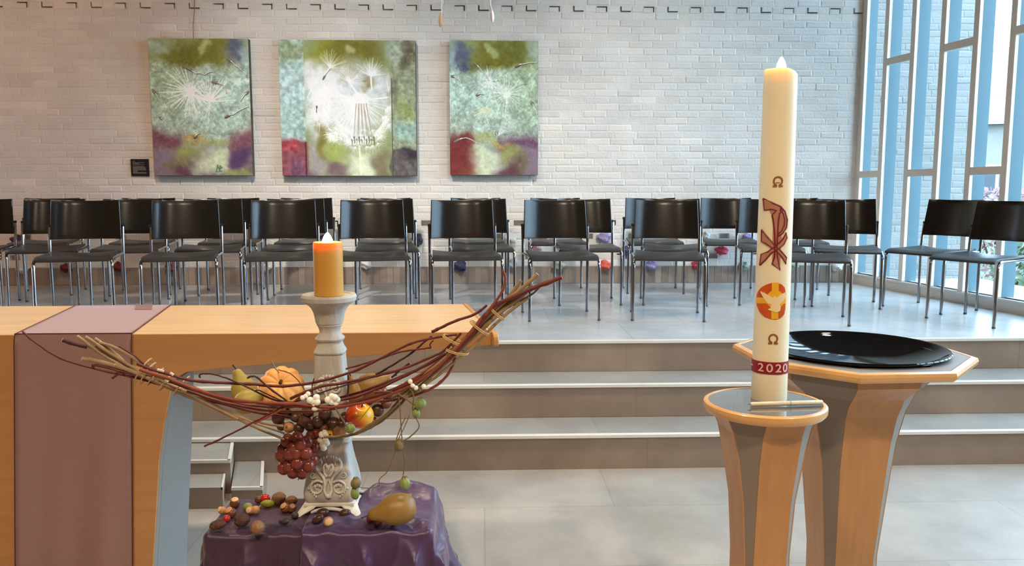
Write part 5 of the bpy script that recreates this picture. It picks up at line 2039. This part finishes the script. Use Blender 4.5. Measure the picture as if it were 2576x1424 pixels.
# chestnuts, dark grapes and small fruits packed in the boat
pack = [(727, 1075, .0135, 'chestnut', 'hazel', 'brown chestnut just above the grape bunch'), (765, 1060, .0165, 'walnut', 'walnut_dark', 'dark walnut in the twigs above the grape bunch'),
        (800, 1062, .0150, 'plum', 'grape_dark', 'dark round fruit under the twigs in front of the candlestick'), (840, 1064, .0145, 'plum', 'grape_dark', 'dark fruit beside the candlestick, second from left in the row'),
        (783, 1095, .0125, 'chestnut', 'chestnut', 'brown nut right of the top of the grape bunch'), (795, 1110, .0105, 'grape', 'grape', 'loose red grape at the left of the candlestick shoulder'),
        (797, 1090, .0110, 'grape', 'grape', 'loose red grape above the white berry cluster'), (835, 1062, .0110, 'chestnut', 'walnut_dark', 'small brown nut in front of the candlestick shaft'),
        (853, 1085, .0155, 'walnut', 'walnut', 'tan walnut on the candlestick shoulder below the apple'), (829, 1092, .0090, 'rosehip', 'wax_yellow', 'small orange-yellow fruit beside the white berries'),
        (837, 1070, .0095, 'rosehip', 'rosehip', 'small red fruit left of the apple'), (868, 1050, .0130, 'plum', 'grape_dark', 'dark fruit wedged left of the apple'),
        (950, 1032, .0145, 'plum', 'grape_dark', 'dark fruit wedged right of the apple'), (972, 1015, .0125, 'chestnut', 'chestnut', 'brown chestnut furthest right in the twig boat'),
        (925, 1005, .0140, 'chestnut', 'chestnut', 'brown chestnut above the apple'), (890, 1013, .0120, 'plum', 'grape_dark', 'dark fruit above the left of the apple'),
        (700, 1052, .0150, 'plum', 'grape_dark', 'dark fruit at the left end of the packed row'), (745, 1048, .0140, 'chestnut', 'walnut_dark', 'dark nut under the pumpkin'),
        (690, 1030, .0140, 'pear_small', 'pear_brown', 'small brown fruit below the left of the pumpkin'), (958, 985, .0150, 'plum', 'grape', 'dull red fruit right of the slim pear'),
        (718, 1038, .0130, 'plum', 'grape_dark', 'dark fruit under the left of the pumpkin'), (708, 1072, .0110, 'plum', 'walnut_dark', 'dark fruit left above the grape bunch'), (752, 1078, .0125, 'plum', 'grape_dark', 'dark fruit right above the grape bunch'),
        (780, 1072, .0130, 'plum', 'grape_dark', 'dark fruit left of the candlestick, above the loose red grapes'), (858, 1066, .0120, 'plum', 'grape_dark', 'dark fruit just left below the apple'), (815, 1078, .0115, 'chestnut', 'chestnut', 'brown nut above the white berries on the shoulder'),
        (938, 1060, .0120, 'plum', 'grape', 'dull red fruit below the right of the apple'), (975, 996, .0120, 'plum', 'walnut_dark', 'dark fruit above the furthest right chestnut'),
        (818, 1040, .0150, 'plum', 'grape_dark', 'dark fruit high in front of the candlestick shaft'), (775, 1035, .0140, 'walnut', 'walnut_dark', 'dark walnut below the right of the pumpkin')]
KIND = {'chestnut': 'chestnut', 'walnut': 'walnut', 'plum': 'dark_plum', 'grape': 'loose_grape', 'rosehip': 'rosehip', 'pear_small': 'small_pear'}
for i, (x, y, r, kind, m, lab) in enumerate(pack):
    rs = random.Random(40 + i)
    front_ = -.052 if 775 < x < 880 else -.03
    p = at_y(x, y, KY + front_ - (.006 if y > 1080 else 0))
    fn_ = (lambda d, th, ph: 1 + .05 * math.cos(2 * ph) * math.sin(th)) if kind == 'walnut' else (lambda d, th, ph: 1 - .10 * math.exp(-(th / .5) ** 2))
    t = thing(KIND[kind], p, lab, kind.replace('_small', ''))
    W(MB().ball(p, (r, r, r * rs.uniform(.9, 1.1)), 20, 13, rotm((rs.uniform(-.5, .5), rs.uniform(-.8, -.1), 1)), fn_), 'skin', M[m], t, auto=80)
    q = rotm((rs.uniform(-.6, .6), -1, rs.uniform(-.2, .4))) @ Vector((0, 0, r * .93))
    W(MB().ball(p + q, (r * .28, r * .28, r * .10), 10, 6, rotm(q)), 'scar', M['walnut'] if kind == 'chestnut' else M['stem'], t) if kind in ('chestnut', 'rosehip') else None

# white snowberry clusters
for i, (cx, cy, pts, lab) in enumerate([
    (790, 1010, [(-10, -3), (6, -10), (0, 8), (8, 2), (-4, 0), (2, 16)], 'white snowberry cluster at the crossing of the red twigs'),
    (836, 1004, [(-11, 2), (-2, 7), (8, 10), (6, -4), (-1, -6), (12, 2)], 'small white snowberry cluster in front of the candlestick shaft'),
    (815, 1107, [(-6, -14), (5, -10), (-9, 0), (4, 2), (-4, 12), (7, 8), (2, -18), (-1, 20)], 'white snowberry cluster on the candlestick shoulder'),
    (769, 997, [(-8, 4), (0, 0), (6, -6)], 'three yellowish white berries right of the pumpkin'),
    (1050, 972, [(-12, -2), (-4, 4), (16, 0), (-18, -12)], 'pale berries among the sticks of the right arm')]):
    yb = KY - .178 if i in (0, 1, 3) else (KY - .070 if i == 2 else KY - .178)
    c = at_y(cx, cy, yb)
    t = thing('snowberry_cluster', c, lab, 'berries', 'white snowberry clusters')
    for k, (dx, dy) in enumerate(pts):
        p = at_y(cx + dx, cy + dy, yb + .003 * ((k * 7) % 3 - 1))
        W(MB().ball(p, (.0074 if i not in (3, 4) else .0054,) * 3, 12, 9, None, lambda d, th, ph: 1 - .08 * math.exp(-((PI - th) / .5) ** 2)), 'berry', M['snowberry'] if i != 3 else M['pear_green'] if False else M['snowberry'], t, auto=80)
    W(MB().tube([c + Vector((0, .004, .004)), c + Vector((.004, .008, -.012))], .0012, 6), 'stalk', M['olive_twig'], t)

# vines with green seed pods
vine = thing('pod_vine', at_y(1040, 980, YB - .05), 'wiry vine trailing from the right of the twigs with round seed pods', 'vine')
for pts, r in [([(940, 985), (975, 985), (1003, 992), (1035, 1014), (1048, 1022)], .0016), ([(1030, 975), (1040, 995), (1038, 1030), (1046, 1050), (1054, 1075), (1030, 1100), (1008, 1112)], .0014),
               ([(1003, 1000), (1007, 1040), (1010, 1090), (1016, 1140), (1018, 1170), (1014, 1196)], .0013), ([(1030, 1045), (1015, 1080), (1000, 1110), (993, 1140), (975, 1185), (955, 1205), (950, 1224), (915, 1228), (900, 1222)], .0010),
               ([(840, 1018), (852, 1040), (866, 1062), (874, 1075)], .0020), ([(890, 1072), (910, 1050), (935, 1020), (960, 1005)], .0008), ([(1020, 1050), (1008, 1075), (997, 1105)], .0012)]:
    W(MB().tube([at_y(x, y, YB - .075) for x, y in pts], r, 6, smooth=5), 'stem', M['olive_twig'], vine)
for (x, y, rx, rz_, m, nm) in [(1057, 1016, 15, 14, 'pod', 0), (1047, 1041, 10, 12, 'pod', 1), (881, 1078, 13, 12, 'pod', 2), (1018, 1216, 14, 15, 'pod', 3), (1003, 1122, 11, 14, 'pod_dry', 4), (895, 1216, 13, 13, 'pod_dry', 5), (893, 1242, 11, 15, 'pod', 6)]:
    p = at_y(x, y, YB - .075 if nm != 2 else YB - .06)
    rib = lambda d, th, ph: 1 + .05 * math.cos(6 * ph) * math.sin(th) + .22 * math.exp(-(th / .22) ** 2)
    o = W(MB().ball(p, (rx * .86e-3, rx * .86e-3, rz_ * .86e-3), 24, 14, rotm((-.2, 0, 1)), rib), 'seed_pod', M[m], vine, auto=80)
    cap_ = MB()
    for k in range(5):
        a = 2 * PI * k / 5
        q = p + Vector((0, 0, rz_ * .95e-3))
        cap_.tube([q, q + Vector((.004 * math.cos(a), .004 * math.sin(a), .001)), q + Vector((.008 * math.cos(a), .008 * math.sin(a), -.003))], [.0012, .0011, .0003], 5)
    W(cap_, 'calyx', M['olive_twig'], vine, o)


# ------------------------------------------------------------------ nuts strewn on the plum cloth
CLZ = TZ + .004


def on_cloth(px, py, r):
    """centre of a thing of height radius r seen at that pixel, lying on the cloth"""
    return at_z(px, py, CLZ + r)


def nut(kind, px, py, r, lab, m, axis=(0, 0, 1), sq_=(1, 1, 1), scar=None, cat=None):
    c = on_cloth(px, py, r * sq_[2] if abs(axis[2]) > .7 else r)
    t = thing(kind, c, lab, cat or kind.replace('_', ' '))
    R = rotm(axis)
    if kind == 'walnut':
        fn_ = lambda d, th, ph: 1 + .04 * math.sin(9 * ph + 3 * th) * math.sin(th) + .05 * abs(math.cos(ph)) ** 12
    elif kind in ('hazelnut', 'acorn'):
        fn_ = lambda d, th, ph: 1 + .14 * math.exp(-(th / .35) ** 2)
    else:
        fn_ = lambda d, th, ph: 1 - .06 * math.cos(th) * math.sin(th)
    W(MB().ball(c, (r * sq_[0], r * sq_[1], r * sq_[2]), 22, 14, R, fn_), 'shell' if kind in ('walnut', 'hazelnut', 'chestnut', 'acorn') else 'skin', M[m], t, auto=80)
    if scar:
        q = R @ Vector((0, 0, r * sq_[2] * .97))
        W(MB().ball(c + q * .93, (r * .72, r * .72, r * .22), 14, 8, R), 'scar', M[scar], t, auto=80)
    return t


nut('hazelnut', 591, 1266, .0120, 'brown hazelnut with a pale cap, furthest back left on the plum cloth', 'chestnut', (.1, -.3, 1), scar='hazel_top')
nut('hazelnut', 559, 1284, .0092, 'small tan hazelnut, leftmost of the nuts', 'hazel', (-.6, -.5, .5), scar='hazel_top')
nut('chestnut', 580, 1290, .0125, 'tan and brown chestnut right beside the leftmost hazelnut', 'chestnut', (-.3, -.4, .8), (1.1, 1, .9), scar='hazel')
nut('rosehip', 570, 1305, .0085, 'red rosehip in front of the left pair of nuts', 'rosehip', (0, -1, .2))
nut('acorn', 623, 1275, .0095, 'dull green acorn behind the tan double nut', 'pod', (.8, -.3, .3), (1, 1, 1.25))
nut('hazelnut', 630, 1284, .0095, 'pale hazelnut, left of a touching pair', 'hazel', (-.3, -.9, .4), scar='hazel_top')
nut('hazelnut', 643, 1283, .0100, 'pinkish hazelnut, right of a touching pair', 'hazel', (.4, -.8, .5))
nut('rosehip', 652, 1256, .0095, 'dull red-brown rosehip at the back of the cloth', 'chestnut', (1, 0, .2), (1, 1, 1.15))
nut('rosehip', 667, 1254, .0105, 'shiny red rosehip at the back of the cloth', 'rosehip', (1, -.2, .1), (1, 1, 1.25))
ga = nut('acorn', 674, 1267, .0095, 'bright green acorn with a little stalk', 'acorn_green', (-1, -.2, .1), (.95, .95, 1.65))
W(MB().tube([at_z(661, 1268, CLZ + .008), at_z(656, 1271, CLZ + .006), at_z(651, 1276, CLZ + .003)], .0010, 6), 'stalk', M['hazel_top'], ga)

nut('walnut', 701, 1254, .0150, 'big tan walnut at the back, right of the green acorn', 'walnut', (1, 0, .3), (1, 1, 1.12))
nut('walnut', 733, 1260, .0135, 'tan walnut with a broken side next to the candlestick', 'walnut', (.2, -.8, .5), (1, .9, 1.1))
nut('chestnut', 718, 1278, .0115, 'dull brown chestnut in front of the broken walnut', 'chestnut', (-.4, -.5, .8), (1.1, 1, .9), scar='hazel')
nut('chestnut', 734, 1279, .0100, 'small brown chestnut close to the candlestick', 'chestnut', (.3, -.5, .8), scar='walnut')
nut('grey_berry', 742, 1296, .0082, 'grey-green berry at the foot of the candlestick', 'sloe', cat='berry')
nut('walnut', 548, 1320, .0130, 'dark flat nut at the left edge of the plum cloth', 'walnut_dark', (1, 0, .2), (1, .8, 1.4))
nut('walnut', 609, 1308, .0150, 'dark brown walnut in the middle of the plum cloth', 'walnut_dark', (1, .2, .3), (1, 1, 1.15))
nut('walnut', 648, 1327, .0150, 'brown walnut at the front edge of the plum cloth', 'walnut', (.6, -.6, .6), (1, 1, 1.05))
nut('almond', 715, 1311, .0110, 'dark almond shaped nut in front of the candlestick', 'sloe', (.45, -.7, .25), (1, .7, 1.75))
nut('prune', 800, 1306, .0125, 'black prune just below the candlestick foot', 'grape_dark', (.6, -.3, .5), (1, .8, 1.25))
nut('prune', 812, 1290, .0115, 'black prune against the candlestick foot, behind the pale hazelnut', 'grape_dark', (1, 0, .2), (1, .9, 1.3))
nut('prune', 868, 1290, .0105, 'black prune under the right foot of the candlestick', 'grape_dark', (1, 0, .2), (1, .8, 1.3))
nut('hazelnut', 826, 1313, .0115, 'tan hazelnut with a dark ringed end on the violet satin', 'hazel', (.2, -.9, .35), (1, 1, .85), scar='hazel_top')
# big pear lying on the satin with two grapes
pc = at_z(1000, 1283, TZ + .047)
pear(986, 1284, pc.y, .106, .0350, rotm((-.94, -.26, -.10)), M['pear_brown'], 'large golden pear lying on the violet satin')
nut('loose_grape', 951, 1310, .0105, 'dull red grape below the neck of the large pear', 'grape', cat='grape')
nut('loose_grape', 932, 1305, .0095, 'second dull red grape, left of the one under the pear neck', 'grape', cat='grape')
